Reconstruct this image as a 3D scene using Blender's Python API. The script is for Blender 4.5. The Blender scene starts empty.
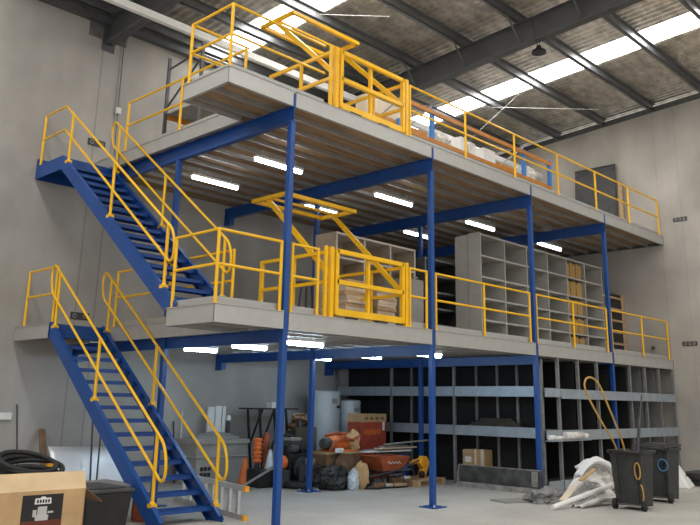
import bpy, bmesh, math, random
from mathutils import Vector, Matrix, noise
random.seed(7)
S = bpy.context.scene
C = S.collection
PI = math.pi

# ------------------------------------------------------------------ materials
def mat(name, col, rough=.6, metal=0., var=.0, scale=6., bump=0., bscale=30., spec=.5, emit=None, estr=0., stretch=(1, 1, 1)):
    m = bpy.data.materials.new(name); m.use_nodes = True
    nt = m.node_tree; b = nt.nodes['Principled BSDF']
    b.inputs['Base Color'].default_value = (*col, 1); b.inputs['Roughness'].default_value = rough
    b.inputs['Metallic'].default_value = metal; b.inputs['Specular IOR Level'].default_value = spec
    if emit:
        b.inputs['Emission Color'].default_value = (*emit, 1); b.inputs['Emission Strength'].default_value = estr
    tc = nt.nodes.new('ShaderNodeTexCoord'); mp = nt.nodes.new('ShaderNodeMapping'); mp.inputs['Scale'].default_value = stretch
    nt.links.new(tc.outputs['Object'], mp.inputs[0])
    if var:
        n = nt.nodes.new('ShaderNodeTexNoise'); n.inputs['Scale'].default_value = scale; n.inputs['Detail'].default_value = 6
        r = nt.nodes.new('ShaderNodeValToRGB')
        r.color_ramp.elements[0].position = .3; r.color_ramp.elements[1].position = .7
        r.color_ramp.elements[0].color = (*[c * (1 - var) for c in col], 1); r.color_ramp.elements[1].color = (*[min(1, c * (1 + var)) for c in col], 1)
        nt.links.new(mp.outputs[0], n.inputs['Vector']); nt.links.new(n.outputs['Fac'], r.inputs[0]); nt.links.new(r.outputs[0], b.inputs['Base Color'])
    if bump:
        n2 = nt.nodes.new('ShaderNodeTexNoise'); n2.inputs['Scale'].default_value = bscale; n2.inputs['Detail'].default_value = 4
        bp = nt.nodes.new('ShaderNodeBump'); bp.inputs['Strength'].default_value = bump; bp.inputs['Distance'].default_value = .05
        nt.links.new(mp.outputs[0], n2.inputs['Vector']); nt.links.new(n2.outputs['Fac'], bp.inputs['Height']); nt.links.new(bp.outputs[0], b.inputs['Normal'])
    return m

M = dict(
    blue=mat('blue_paint', (.008, .064, .27), .36, 0, .12, 4),
    yellow=mat('yellow_paint', (.90, .50, .006), .34, 0, .06, 5),
    galv=mat('galvanised_steel', (.47, .462, .44), .45, .35, .05, 5),
    toe=mat('toe_board_shaded', (.40, .395, .38), .55, .2, .05, 5),  # darker than the channel steel to paint the lip's shadow line
    joist=mat('galvanised_joist', (.40, .39, .37), .45, .55, .12, 7),
    ply=mat('plywood_deck', (.29, .195, .115), .8, 0, .35, 2.0, stretch=(1, 5, 1)),
    cleat=mat('black_cleat', (.012, .012, .014), .6),
    rackblue=mat('zinc_rack_steel', (.40, .46, .52), .42, .55, .10, 6),
    rackpost=mat('rack_post_steel', (.24, .245, .245), .5, .35, .15, 8),
    rackshade=mat('rack_shade_panel', (.009, .009, .010), .85, .0, .3, 3),  # near-black: the shade inside the racks is put into this colour
    shelfgrey=mat('grey_enamel_shelf', (.44, .43, .40), .55, .1, .06, 5),
    shelfbeige=mat('beige_shelf', (.45, .37, .29), .65, 0, .10, 5),
    cream=mat('cream_edge', (.62, .58, .53), .6),
    card=mat('cardboard', (.52, .34, .17), .85, 0, .15, 4),
    cardd=mat('cardboard_dark', (.20, .115, .06), .85, 0, .2, 4),
    flapc=mat('cardboard_flap', (.60, .44, .26), .85, 0, .1, 4),
    cardp=mat('pale_carton', (.66, .57, .44), .85, 0, .12, 6),
    manila=mat('manila_card', (.44, .27, .095), .8, 0, .12, 20, stretch=(9, 1, 1)),
    black=mat('black_plastic', (.014, .014, .015), .5, 0, .3, 6),
    blackr=mat('black_rubber', (.010, .010, .011), .65, 0, .3, 8),
    bin=mat('weathered_bin_plastic', (.026, .027, .027), .55, 0, .45, 7, .15, 25),
    dark=mat('dark_grey', (.055, .056, .058), .6, 0, .25, 5),
    mid=mat('mid_grey_plastic', (.26, .255, .24), .6, 0, .12, 4),
    tub=mat('grey_tub_plastic', (.30, .29, .27), .6, 0, .10, 3),
    white=mat('white_paint', (.78, .78, .76), .6, 0, .05, 5),
    plast=mat('white_plastic_sheet', (.72, .70, .66), .4, 0, .22, 7, .4, 18),
    clear=mat('pale_blue_plastic', (.50, .58, .64), .3, 0, .2, 8, .4, 18),
    orange=mat('orange_paint', (.70, .16, .025), .45, 0, .15, 5),
    rackor=mat('orange_rack_beam', (.50, .19, .025), .45, 0, .12, 5),
    rackup=mat('light_blue_upright', (.035, .20, .55), .45, 0, .1, 5),
    rust=mat('rusty_orange', (.36, .085, .028), .6, 0, .35, 7),
    redbox=mat('red_print_card', (.38, .060, .030), .75, 0, .2, 5),
    wood=mat('raw_timber', (.46, .31, .17), .8, 0, .25, 4, stretch=(1, 1, 6)),
    woodp=mat('pale_timber', (.60, .49, .37), .8, 0, .18, 5),
    woodd=mat('dark_timber', (.22, .13, .07), .8, 0, .3, 5),
    alu=mat('aluminium', (.62, .61, .60), .35, .85, .08, 7),
    sheet=mat('polished_sheet', (.84, .86, .88), .38, .35, .06, 3),
    hose=mat('yellow_hose', (.50, .29, .07), .5, 0, .1, 9),
    bluep=mat('blue_plastic', (.02, .07, .42), .5, 0, .2, 6),
    bluel=mat('light_blue_ink', (.06, .19, .40), .6),
    jack=mat('yellow_orange_paint', (.80, .36, .02), .45, 0, .15, 6),
    steel=mat('roof_steel', (.10, .104, .108), .5, .25, .15, 3),
    purl=mat('purlin_steel', (.18, .185, .19), .42, .6, .12, 4),
    olive=mat('olive_board', (.11, .11, .075), .7, 0, .2, 5),
    cablem=mat('brown_cable', (.055, .045, .036), .7, 0, .3, 6),
    tarp=mat('grey_tarp', (.20, .20, .195), .6, 0, .3, 5, .4, 14),
    tank=mat('tank_enamel', (.44, .47, .49), .4, 0, .06, 4),
    ink=mat('dark_print', (.012, .011, .012), .5),
    rustink=mat('red_brown_print', (.13, .022, .010), .5),
    lamp=mat('lamp_tube', (.9, .9, .9), .4, emit=(.95, .98, 1.), estr=14.),
    lampc=mat('cool_lamp_tube', (.9, .9, .9), .4, emit=(.62, .82, 1.), estr=48.),
    sky=mat('skylight_sheet', (.9, .9, .9), .5, emit=(1., .985, .95), estr=13.0),
    trough=mat('scuffed_steel', (.075, .075, .072), .55, .3, .5, 5),
    scuff=mat('concrete_smeared_steel', (.27, .255, .235), .8, 0, .35, 8),
)

def floor_mat():
    m = mat('concrete_floor', (.43, .41, .375), .62, 0, .12, .9)
    nt = m.node_tree; b = nt.nodes['Principled BSDF']
    old = b.inputs['Base Color'].links[0].from_socket
    tc = nt.nodes['Texture Coordinate']
    n = nt.nodes.new('ShaderNodeTexNoise'); n.inputs['Scale'].default_value = 14; n.inputs['Detail'].default_value = 8
    r = nt.nodes.new('ShaderNodeMapRange'); r.inputs[3].default_value = .84; r.inputs[4].default_value = 1.12
    nt.links.new(tc.outputs['Object'], n.inputs['Vector']); nt.links.new(n.outputs['Fac'], r.inputs[0])
    mx = nt.nodes.new('ShaderNodeVectorMath'); mx.operation = 'SCALE'
    nt.links.new(old, mx.inputs[0]); nt.links.new(r.outputs[0], mx.inputs['Scale']); nt.links.new(mx.outputs[0], b.inputs['Base Color'])
    return m

def wall_mat(name, axis, joints, col, jd=.72):
    # precast concrete: blotches, vertical runs, thin panel joints
    m = mat(name, col, .8, 0, .16, .7, .12, 20)
    nt = m.node_tree; b = nt.nodes['Principled BSDF']
    old = b.inputs['Base Color'].links[0].from_socket
    tc = nt.nodes['Texture Coordinate']
    mp = nt.nodes.new('ShaderNodeMapping'); mp.inputs['Scale'].default_value = (1.0, 1.0, .45)
    n = nt.nodes.new('ShaderNodeTexNoise'); n.inputs['Scale'].default_value = 1.1; n.inputs['Detail'].default_value = 9
    r = nt.nodes.new('ShaderNodeMapRange'); r.inputs[1].default_value = .3; r.inputs[2].default_value = .7; r.inputs[3].default_value = .86; r.inputs[4].default_value = 1.12
    nt.links.new(tc.outputs['Object'], mp.inputs[0]); nt.links.new(mp.outputs[0], n.inputs['Vector']); nt.links.new(n.outputs['Fac'], r.inputs[0])
    fac = r.outputs[0]
    sx = nt.nodes.new('ShaderNodeSeparateXYZ'); nt.links.new(tc.outputs['Object'], sx.inputs[0])
    for j in joints:
        s = nt.nodes.new('ShaderNodeMath'); s.operation = 'SUBTRACT'; s.inputs[1].default_value = j; nt.links.new(sx.outputs[axis], s.inputs[0])
        a = nt.nodes.new('ShaderNodeMath'); a.operation = 'ABSOLUTE'; nt.links.new(s.outputs[0], a.inputs[0])
        g = nt.nodes.new('ShaderNodeMapRange'); g.inputs[1].default_value = .008; g.inputs[2].default_value = .022; g.inputs[3].default_value = jd; g.inputs[4].default_value = 1.
        nt.links.new(a.outputs[0], g.inputs[0])
        mu = nt.nodes.new('ShaderNodeMath'); mu.operation = 'MULTIPLY'; nt.links.new(fac, mu.inputs[0]); nt.links.new(g.outputs[0], mu.inputs[1]); fac = mu.outputs[0]
    mx = nt.nodes.new('ShaderNodeVectorMath'); mx.operation = 'SCALE'
    nt.links.new(old, mx.inputs[0]); nt.links.new(fac, mx.inputs['Scale']); nt.links.new(mx.outputs[0], b.inputs['Base Color'])
    return m
M['floor'] = floor_mat()
M['wallb'] = wall_mat('precast_back', 'X', (-8.2, -7.8, -.1, .3, 7.9, 8.3), (.385, .368, .342))
M['wallr'] = wall_mat('precast_right', 'Y', (.05, -.55, 5.9, -7.5), (.43, .40, .36), .9)
M['foil'] = mat('foil_insulation', (.66, .60, .52), .30, .7, .35, 3, 1.0, 5, stretch=(.9, 1.7, 1))

# ------------------------------------------------------------------ mesh helpers
class MB:
    def __init__(s): s.v = []; s.f = []; s.sm = []
    def add(s, v, f, M4=None, smooth=False):
        o = len(s.v); s.v += [tuple(M4 @ Vector(p)) if M4 else tuple(p) for p in v]
        s.f += [[i + o for i in q] for q in f]; s.sm += [smooth] * len(f); return s
    def box(s, x0, x1, y0, y1, z0, z1, M4=None):
        v = [(x, y, z) for z in (z0, z1) for y in (y0, y1) for x in (x0, x1)]
        return s.add(v, [(0, 2, 3, 1), (4, 5, 7, 6), (0, 1, 5, 4), (2, 6, 7, 3), (0, 4, 6, 2), (1, 3, 7, 5)], M4)
    def cbox(s, c, d, rz=0, rx=0, ry=0):
        m = Matrix.Translation(c) @ Matrix.Rotation(rz, 4, 'Z') @ Matrix.Rotation(ry, 4, 'Y') @ Matrix.Rotation(rx, 4, 'X')
        return s.box(-d[0] / 2, d[0] / 2, -d[1] / 2, d[1] / 2, -d[2] / 2, d[2] / 2, m)
    def bar(s, a, b, w, h=None, up=(0, 0, 1)):
        a, b = Vector(a), Vector(b); h = h or w; d = b - a; L = d.length; z = d.normalized(); u = Vector(up)
        if abs(z.dot(u)) > .98: u = Vector((1, 0, 0))
        x = u.cross(z).normalized(); y = z.cross(x)
        m = Matrix((x, y, z)).transposed().to_4x4(); m.translation = a
        return s.box(-w / 2, w / 2, -h / 2, h / 2, 0, L, m)
    def tube(s, pts, r, n=8, closed=False, cap=True):
        P = [Vector(p) for p in pts]; N = len(P); rings = []
        up = None
        for i, p in enumerate(P):
            if closed: t = (P[(i + 1) % N] - P[i - 1]).normalized()
            else: t = (P[min(i + 1, N - 1)] - P[max(i - 1, 0)]).normalized()
            if up is None:
                up = Vector((0, 0, 1)) if abs(t.z) < .9 else Vector((1, 0, 0))
            up = (up - t * up.dot(t))
            if up.length < 1e-4: up = t.orthogonal()
            up.normalize(); x = t.cross(up)
            rr = r[i] if isinstance(r, (list, tuple)) else r
            rings.append([p + (up * math.cos(2 * PI * k / n) + x * math.sin(2 * PI * k / n)) * rr for k in range(n)])
        v = [q for g in rings for q in g]; f = []
        for i in range(N if closed else N - 1):
            j = (i + 1) % N
            for k in range(n): f.append((i * n + k, j * n + k, j * n + (k + 1) % n, i * n + (k + 1) % n))
        s.add(v, f, None, True)
        if not closed and cap:
            s.add(rings[0], [list(range(n))[::-1]]); s.add(rings[-1], [list(range(n))])
        return s
    def lathe(s, c, prof, n=20, M4=None):
        v = []; f = []
        for r, z in prof: v += [(c[0] + r * math.cos(2 * PI * k / n), c[1] + r * math.sin(2 * PI * k / n), c[2] + z) for k in range(n)]
        for i in range(len(prof) - 1):
            for k in range(n): f.append((i * n + k, i * n + (k + 1) % n, (i + 1) * n + (k + 1) % n, (i + 1) * n + k))
        s.add(v, f, M4, True)
        if prof[0][0] > 1e-4: s.add(v[:n], [list(range(n))[::-1]], M4)
        if prof[-1][0] > 1e-4: s.add(v[-n:], [list(range(n))], M4)
        return s
    def cyl(s, c, r, h, n=16): return s.lathe(c, [(r, 0), (r, h)], n)
    def torus(s, c, R, r, n=28, k=8, M4=None, squash=1.):
        pts = []
        for i in range(n):
            a = 2 * PI * i / n; p = Vector((R * math.cos(a), R * squash * math.sin(a), 0))
            pts.append((M4 @ p if M4 else p) + Vector(c))
        return s.tube(pts, r, k, closed=True)
    def prism(s, poly, z0, z1, M4=None):
        n = len(poly)
        v = [(x, y, z0) for x, y in poly] + [(x, y, z1) for x, y in poly]
        return s.add(v, [list(range(n))[::-1], [n + i for i in range(n)]] + [(i, (i + 1) % n, n + (i + 1) % n, n + i) for i in range(n)], M4)
    def blob(s, c, d, seed=0, amp=.25, freq=2.5, sub=3, flat=True, crease=0.):
        bm = bmesh.new(); bmesh.ops.create_icosphere(bm, subdivisions=sub, radius=1)
        off = Vector((seed * 7.3, seed * 3.1, seed * 1.7)); v = []
        for w in bm.verts:
            p = w.co.copy(); k = 1 + amp * noise.noise(p * freq + off) + crease * abs(noise.noise(p * freq * 3 + off))
            q = Vector((p.x * d[0], p.y * d[1], p.z * d[2])) * k
            if flat: q.z = max(q.z, -d[2] * .8)
            v.append(q + Vector(c))
        f = [[x.index for x in q.verts] for q in bm.faces]; bm.free()
        return s.add(v, f, None, True)

def obj(name, mb, m, parent=None, bevel=0., kind=None, loc=None):
    me = bpy.data.meshes.new(name); me.from_pydata(mb.v, [], mb.f); me.update()
    bm = bmesh.new(); bm.from_mesh(me); bmesh.ops.recalc_face_normals(bm, faces=bm.faces); bm.to_mesh(me); bm.free()
    for p, q in zip(me.polygons, mb.sm): p.use_smooth = q
    me.materials.append(M[m] if isinstance(m, str) else m)
    o = bpy.data.objects.new(name, me); C.objects.link(o)
    if parent: o.parent = parent; o.matrix_parent_inverse = Matrix.Identity(4)
    if bevel:
        b = o.modifiers.new('bevel', 'BEVEL'); b.width = bevel; b.segments = 2; b.limit_method = 'ANGLE'
    if kind: o['kind'] = kind
    if loc: o.location = loc
    return o
def tag(o, label, cat, group=None):
    o['label'] = label; o['category'] = cat
    if group: o['group'] = group
    return o
def thing(name, label, cat, loc=(0, 0, 0), rz=0., group=None):
    o = bpy.data.objects.new(name, None); C.objects.link(o); o.empty_display_size = .1
    o.location = loc; o.rotation_euler = (0, 0, rz); return tag(o, label, cat, group)
def single(name, mb, m, label, cat, group=None, bevel=0.):
    return tag(obj(name, mb, m, None, bevel), label, cat, group)
def share(name, src, parent, loc):
    o = src.copy(); C.objects.link(o); o.name = name; o.parent = parent; o.location = loc; return o
def struct(name, mb, m, bevel=0.): return obj(name, mb, m, None, bevel, 'structure')

def crumple(c, d, seed, n=5):
    bm = bmesh.new(); bmesh.ops.create_icosphere(bm, subdivisions=n, radius=1); off = Vector((seed * 5.1, seed * 2.7, 0)); v = []
    for w in bm.verts:
        p = w.co.copy()
        k = 1 + .32 * noise.noise(p * 1.6 + off) + .30 * (abs(noise.noise(p * 3.1 + off)) - .2) + .12 * (abs(noise.noise(p * 7 + off)) - .2)
        q = Vector((p.x * d[0], p.y * d[1], p.z * d[2])) * k
        v.append((q.x + c[0], q.y + c[1], max(.004, q.z + c[2])))
    f = [[x.index for x in q.verts] for q in bm.faces]; bm.free()
    return MB().add(v, f, None, False)
def smooth(P, n=6):
    P = [Vector(p) for p in P]; out = []
    for i in range(len(P) - 1):
        p0, p1, p2, p3 = P[max(i - 1, 0)], P[i], P[i + 1], P[min(i + 2, len(P) - 1)]
        for k in range(n):
            t = k / n; out.append(.5 * ((2 * p1) + (p2 - p0) * t + (2 * p0 - 5 * p1 + 4 * p2 - p3) * t * t + (3 * p1 - p0 - 3 * p2 + p3) * t ** 3))
    return out + [P[-1]]
# ------------------------------------------------------------------ levels
H1, H2 = 2.858, 6.194
WB, WR = 6.05, 13.6
XL, XE, XEND = -1.25, -.15, 13.56
SD = 1.10                                   # depth of the front walkway strip that runs on to the left
CX = [0., 3.369, 6.738, 10.107]
CYF, CYR = .05, 3.0
def rz_(y): return 10.05 - .065 * y          # underside of the roof sheeting

# ------------------------------------------------------------------ the building
struct('floor', MB().box(-13, 15, -15, 7, -.2, 0), 'floor')
struct('wall_back', MB().box(-13, 13.9, WB, WB + .2, 0, rz_(WB) - .03), 'wallb')
mb = MB(); ys = [WB, -15]
mb.add([(WR, WB + .2, 0), (WR, -15, 0), (WR, -15, rz_(-15) - .21), (WR, WB + .2, rz_(WB + .2) - .21),
        (WR + .2, WB + .2, 0), (WR + .2, -15, 0), (WR + .2, -15, rz_(-15) - .21), (WR + .2, WB + .2, rz_(WB + .2) - .21)],
       [(0, 1, 2, 3), (4, 7, 6, 5), (0, 3, 7, 4), (1, 5, 6, 2), (3, 2, 6, 7), (0, 4, 5, 1)])
struct('wall_right', mb, 'wallr')
mb = MB()
def roofstrip(mb, x0, x1, y0, y1, pitch=.19, amp=.014):
    n = max(2, int((x1 - x0) / (pitch / 6))); v = []; f = []
    for i in range(n + 1):
        x = x0 + (x1 - x0) * i / n; t = (x / pitch) % 1
        z = amp * (1 if t < .35 else (-1 if .5 < t < .85 else (1 - (t - .35) / .15 * 2 if t < .5 else -1 + (t - .85) / .15 * 2)))
        v += [(x, y0, rz_(y0) + .04 + z), (x, y1, rz_(y1) + .04 + z)]
    for i in range(n): f.append((2 * i, 2 * i + 1, 2 * i + 3, 2 * i + 2))
    mb.add(v, f, None, True)
SKY = [(-11.0, -10.14), (-4.3, -3.44), (2.45, 3.30), (9.25, 10.12)]  # first two strips are unseen, added for more light from above
eds = [-13] + [q for p in SKY for q in p] + [14]
for a, b in zip(eds[::2], eds[1::2]): roofstrip(mb, a, b, WB + .2, -15)
ce = struct('ceiling', mb, 'foil')
so = ce.modifiers.new('thick', 'SOLIDIFY'); so.thickness = .03; so.offset = 1
for i, (a, b) in enumerate(SKY):
    m2 = MB(); roofstrip(m2, a, b, WB + .2, -15)
    struct('window_%d' % (i + 1), m2, 'sky')
# purlins, rafters, ridge-to-eave steel
def sbar(x0, x1, y0, y1, d0, d1):            # bar following the slope: d = distance below the sheeting
    m = MB()
    m.add([(x0, y0, rz_(y0) - d1), (x1, y0, rz_(y0) - d1), (x1, y1, rz_(y1) - d1), (x0, y1, rz_(y1) - d1),
           (x0, y0, rz_(y0) - d0), (x1, y0, rz_(y0) - d0), (x1, y1, rz_(y1) - d0), (x0, y1, rz_(y1) - d0)],
          [(0, 1, 2, 3), (4, 7, 6, 5), (0, 4, 5, 1), (1, 5, 6, 2), (2, 6, 7, 3), (3, 7, 4, 0)])
    return m
for k in range(11):
    y = 5.9 - 1.48 * k if k else 5.8
    m = sbar(-13, WR, y - .01, y + .01, .0, .2)
    for q in (sbar(-13, WR, y - .01, y + .075, .18, .2), sbar(-13, WR, y - .075, y + .01, 0, .02)): m.add(q.v, q.f)
    struct('roof_purlin', m, 'purl')
for x in (-6.5, .0, 6.55):
    m = sbar(x - .015, x + .015, WB, -15, .2, .76)
    for q in (sbar(x - .11, x + .11, WB, -15, .2, .225), sbar(x - .11, x + .11, WB, -15, .735, .76)): m.add(q.v, q.f)
    m.box(x - .14, x + .14, WB - .03, WB, 8.75, 9.5)
    struct('roof_rafter', m, 'steel')
for k, y in enumerate((4.42, 2.94, 1.46, -.02, -1.5, -2.98)):
    m = MB()
    for s in (-1, 1): m.bar((6.55 + s * .03, y, rz_(y) - .70), (6.55 + s * .55, y, rz_(y) - .17), .05, .006)
    struct('rafter_fly_brace', m, 'steel')
struct('eave_shade_band', MB().box(-13, WR, WB - .16, WB - .01, 9.30, 9.46), 'steel')  # dark bar painted for the band of shade along the wall top
struct('trim_2', MB().box(-13, WR, 3.60, 3.70, 8.52, 8.66), 'white')
struct('trim_3', sbar(WR - .07, WR + .2, WB, -15, .10, .23), 'steel')
struct('wall_recess_shade', MB().box(-.45, .42, WB - .012, WB, 8.98, 9.38), mat('recess_shade', (.16, .155, .15), .85, 0, .3, 8))  # flat dark sheet painted for the shade inside the wall pocket
for k, (a, b) in enumerate((((2.61, 2.54, 9.43), (3.85, 1.50, 9.5)), ((6.6, 5.1, 9.3), (11.6, .70, 9.5)), ((9.2, 1.2, 9.75), (11.5, 5.5, 9.2)))):
    struct('roof_brace_rod', MB().tube([a, b], .007, 6), 'white')
# high bay lamp on its two wires
t = thing('high_bay_lamp', 'small dark round high bay lamp hanging from the roof beside the long rafter', 'lamp', (6.55, -.45, 9.02))
obj('lamp_shade', MB().lathe((0, 0, 0), [(.16, 0), (.15, .05), (.07, .09), (.05, .16)], 16), 'black', t)
obj('hanging_wire', MB().tube([(-.04, 0, .12), (-.22, .02, .82)], .007, 5).tube([(.04, 0, .12), (.08, 0, .9)], .007, 5), 'black', t)
# marks and fittings on the walls
for loc, lab in (((-.03, WB, 6.7), 'dark cast-in plate with two eyes on the back wall beside the upper stair'), ((0.0, WB, 3.17), 'dark cast-in plate with two eyes on the back wall beside the lower stair')):
    t = thing('wall_plate', lab, 'wall plate', loc, 0, 'cast-in lifting plates on the walls')
    obj('plate', MB().box(-.19, .19, -.015, 0, -.07, .07), 'dark', t)
    for s in (-.11, .11): obj('eye', MB().torus((s, -.018, 0), .035, .012, 12, 6, Matrix.Rotation(PI / 2, 4, 'X')), 'mid', t)
for loc, lab in (((WR, -.5, 6.6), 'dark cast-in plate on the right wall at the upper deck level'), ((WR, -.47, 3.27), 'dark cast-in plate on the right wall at the lower deck level')):
    t = thing('wall_plate', lab, 'wall plate', loc, 0, 'cast-in lifting plates on the walls')
    obj('plate', MB().box(-.015, 0, -.19, .19, -.05, .06), 'dark', t)
    for s in (-.11, 0, .11): obj('eye', MB().torus((-.018, s, 0), .03, .012, 12, 6, Matrix.Rotation(PI / 2, 4, 'Y')), 'mid', t)
t = thing('conduit', 'thin grey conduit dropping down the back wall from the rafter end', 'pipe', (.37, WB - .04, 6.194))
obj('pipe', MB().tube([(0, 0, 0), (-.02, 0, 1.2), (-.03, 0, 2.9), (0, -.1, 3.0)], .011, 6), 'steel', t)
obj('junction_box', MB().box(-.06, .04, -.04, .03, 1.25, 1.38), 'white', t)
single('wall_ledge', MB().box(-2.2, -1.1, WB - .06, WB, 1.24, 1.36), 'white', 'short white box trunking on the back wall left of the lower stair', 'trunking', bevel=.008)

# ------------------------------------------------------------------ columns and beams
CW = .089
cn = [('front steel column beside the upright pole of the lower left pallet gate, nearest the camera', 'tall blue'), ('front', ''), ('front', ''), ('front', '')]
FL = ['nearest tall blue front column, beside the left end of the yellow pallet gates',
      'tall blue front column standing free with its square base plate on open floor',
      'tall blue front column at the corner of the ground racks behind the long steel trough',
      'tall blue front column nearest the right wall, in front of the ground racks']
RL = ['blue rear column directly behind the two stair flights', 'blue rear column standing in the junk pile on the floor',
      'blue rear column close behind the free standing front column, against the ground racks', 'blue rear column hidden mostly behind the grey shelving near the right wall']
def column(x, y, lab, grp):
    t = thing('steel_column', lab, 'column', (x, y, 0), 0, grp); h = CW / 2
    obj('shaft', MB().box(-h, h, -h, h, .02, H2 - .49), 'blue', t, .008)
    obj('base_plate', MB().box(-.16, .16, -.16, .16, .0, .02), 'blue', t)
    b0 = None
    for sx in (-.12, .12):
        for sy in (-.12, .12):
            if b0 is None: b0 = obj('bolt', MB().lathe((0, 0, 0), [(.018, 0), (.018, .02), (.009, .02), (.009, .04)], 6), 'galv', t); b0.location = (sx, sy, .02)
            else: share('bolt', b0, t, (sx, sy, .02))
    return t
for i, x in enumerate(CX):
    column(x, CYF, FL[i], 'front columns of the mezzanine'); column(x, CYR, RL[i], 'rear columns of the mezzanine')
BL1 = ['blue cross beam under the lower deck beside the stairs', 'blue cross beam under the lower deck over the junk pile, ending at a wall bracket',
       'blue cross beam under the lower deck above the left ground rack', 'blue cross beam under the lower deck nearest the right wall']
BL2 = ['blue cross beam along the left edge under the upper deck beside the stairs', 'blue cross beam under the upper deck above the lower pallet gate',
       'blue cross beam under the upper deck above the end panel of the grey shelving', 'blue cross beam under the upper deck nearest the right wall']
cl = None
for H, labs, grp in ((H1, BL1, 'cross beams under the lower deck'), (H2, BL2, 'cross beams under the upper deck')):
    for x, lab in zip(CX, labs):
        dz = .25 if H == H2 else .18
        t = thing('cross_beam', lab, 'beam', (x, 0, H - .24 - dz), 0, grp)
        m = MB()
        cuts = [(.0, WB - .02)] if H == H2 else [(.10, CYR - .05), (CYR + .05, WB - .02)]
        for y0, y1 in cuts:
            m.box(-.004, .004, y0, y1, .01, dz - .01).box(-.05, .05, y0, y1, 0, .012).box(-.05, .05, y0, y1, dz - .012, dz)
        obj('beam_section', m, 'blue', t)
        obj('wall_bracket', MB().box(-.07, .07, WB - .03, WB - .001, -.16, dz).box(-.06, .06, WB - .2, WB - .03, -.15, -.0), 'blue', t)
        if H == H2: obj('stub_plate', MB().box(-.024, .024, -.008, .005, dz - .02, dz + .19).box(-.06, .06, -.003, .1, -.012, .0), 'blue', t)
        for k in range(12):
            y = .42 + .45 * k
            if cl is None: cl = obj('joist_cleat', MB().box(-.075, .075, -.014, .014, 0, .072), 'cleat', t); cl.location = (0, y + .05, dz)
            else: share('joist_cleat', cl, t, (0, y + .05, dz))

# ------------------------------------------------------------------ decks
def deck(H, lab, landing):
    t = thing('mezzanine_deck', lab, 'deck', (0, 0, H))
    poly = [(XL + .02, 0.02), (XEND, 0.02), (XEND, WB - .02), (XE + .02, WB - .02), (XE + .02, SD - .02), (XL + .02, SD - .02)]
    if landing: poly = [(XL + .02, 0.02), (XEND, 0.02), (XEND, WB - .02), (-1.2, WB - .02), (-1.2, 4.71), (XE + .02, 4.71), (XE + .02, SD - .02), (XL + .02, SD - .02)]
    obj('floor_panel', MB().prism(poly, -.165, -.02), 'ply', t)
    obj('floor_skin', MB().prism(poly, -.02, 0), 'galv', t)
    def joist(x0, x1, y): return MB().box(x0, x1, y - .002, y + .002, -.235, -.165).box(x0, x1, y - .002, y + .05, -.235, -.23).box(x0, x1, y - .002, y + .05, -.17, -.165)
    long = None; short = None
    for k in range(12):
        y = .42 + .45 * k
        x0 = XL + .05 if y < SD - .1 else XE + .05
        if y < SD - .1:
            if short is None: short = obj('joist', joist(x0, XEND, 0), 'joist', t); short.location = (0, y, 0)
            else: share('joist', short, t, (0, y, 0))
        else:
            if long is None: long = obj('joist', joist(x0, XEND, 0), 'joist', t); long.location = (0, y, 0)
            else: share('joist', long, t, (0, y, 0))
    def cx(x0, x1, y): return MB().box(x0, x1, y, y + .006, -.245, 0).box(x0, x1, y - .012, y + .05, -.006, .003).box(x0, x1, y - .004, y + .05, -.245, -.239)
    def cy(y0, y1, x): return MB().box(x, x + .006, y0, y1, -.245, 0).box(x - .012, x + .05, y0, y1, -.006, .003).box(x - .004, x + .05, y0, y1, -.245, -.239)
    g = .05 if H == H1 else .026
    edges = [XL] + [q for x in CX for q in (x - g, x + g)] + [XEND]
    for a, b in zip(edges[::2], edges[1::2]): obj('edge_channel', cx(a, b, 0), 'galv', t)
    obj('edge_channel', cy(0, SD, XL), 'galv', t)
    obj('edge_channel', cy(SD, 4.69 if landing else WB - .02, XE), 'galv', t)
    obj('edge_channel', cx(XL, XE, SD - .006), 'galv', t)
    if landing:
        obj('edge_channel', cy(4.69, WB - .02, -1.22), 'galv', t)
        obj('edge_channel', MB().box(-1.22, XE, 4.69, 4.70, -.24, 0), 'blue', t)['label'] = 'blue front edge of the stair landing'
    # toe board just behind the rail posts
    obj('toe_board', MB().box(XL + .09, .70, .10, .106, 0.003, .11), 'toe', t)
    obj('toe_board', MB().box(XL + .09, XL + .096, .107, SD, 0.003, .11), 'toe', t)
    obj('toe_board', MB().box(2.75, XEND, .10, .106, 0.003, .11), 'toe', t)
    obj('toe_board', MB().box(XE + .09, XE + .096, SD, 4.6, 0, .11), 'galv', t)
    obj('end_channel', MB().box(XEND, XEND + .02, 0, WB, -.245, .0), 'steel', t)
    return t
deck(H1, 'lower mezzanine deck with pale steel edge channel, carrying the grey shelving', True)
deck(H2, 'upper mezzanine deck with pale steel edge channel, brown plywood underside', False)

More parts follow.
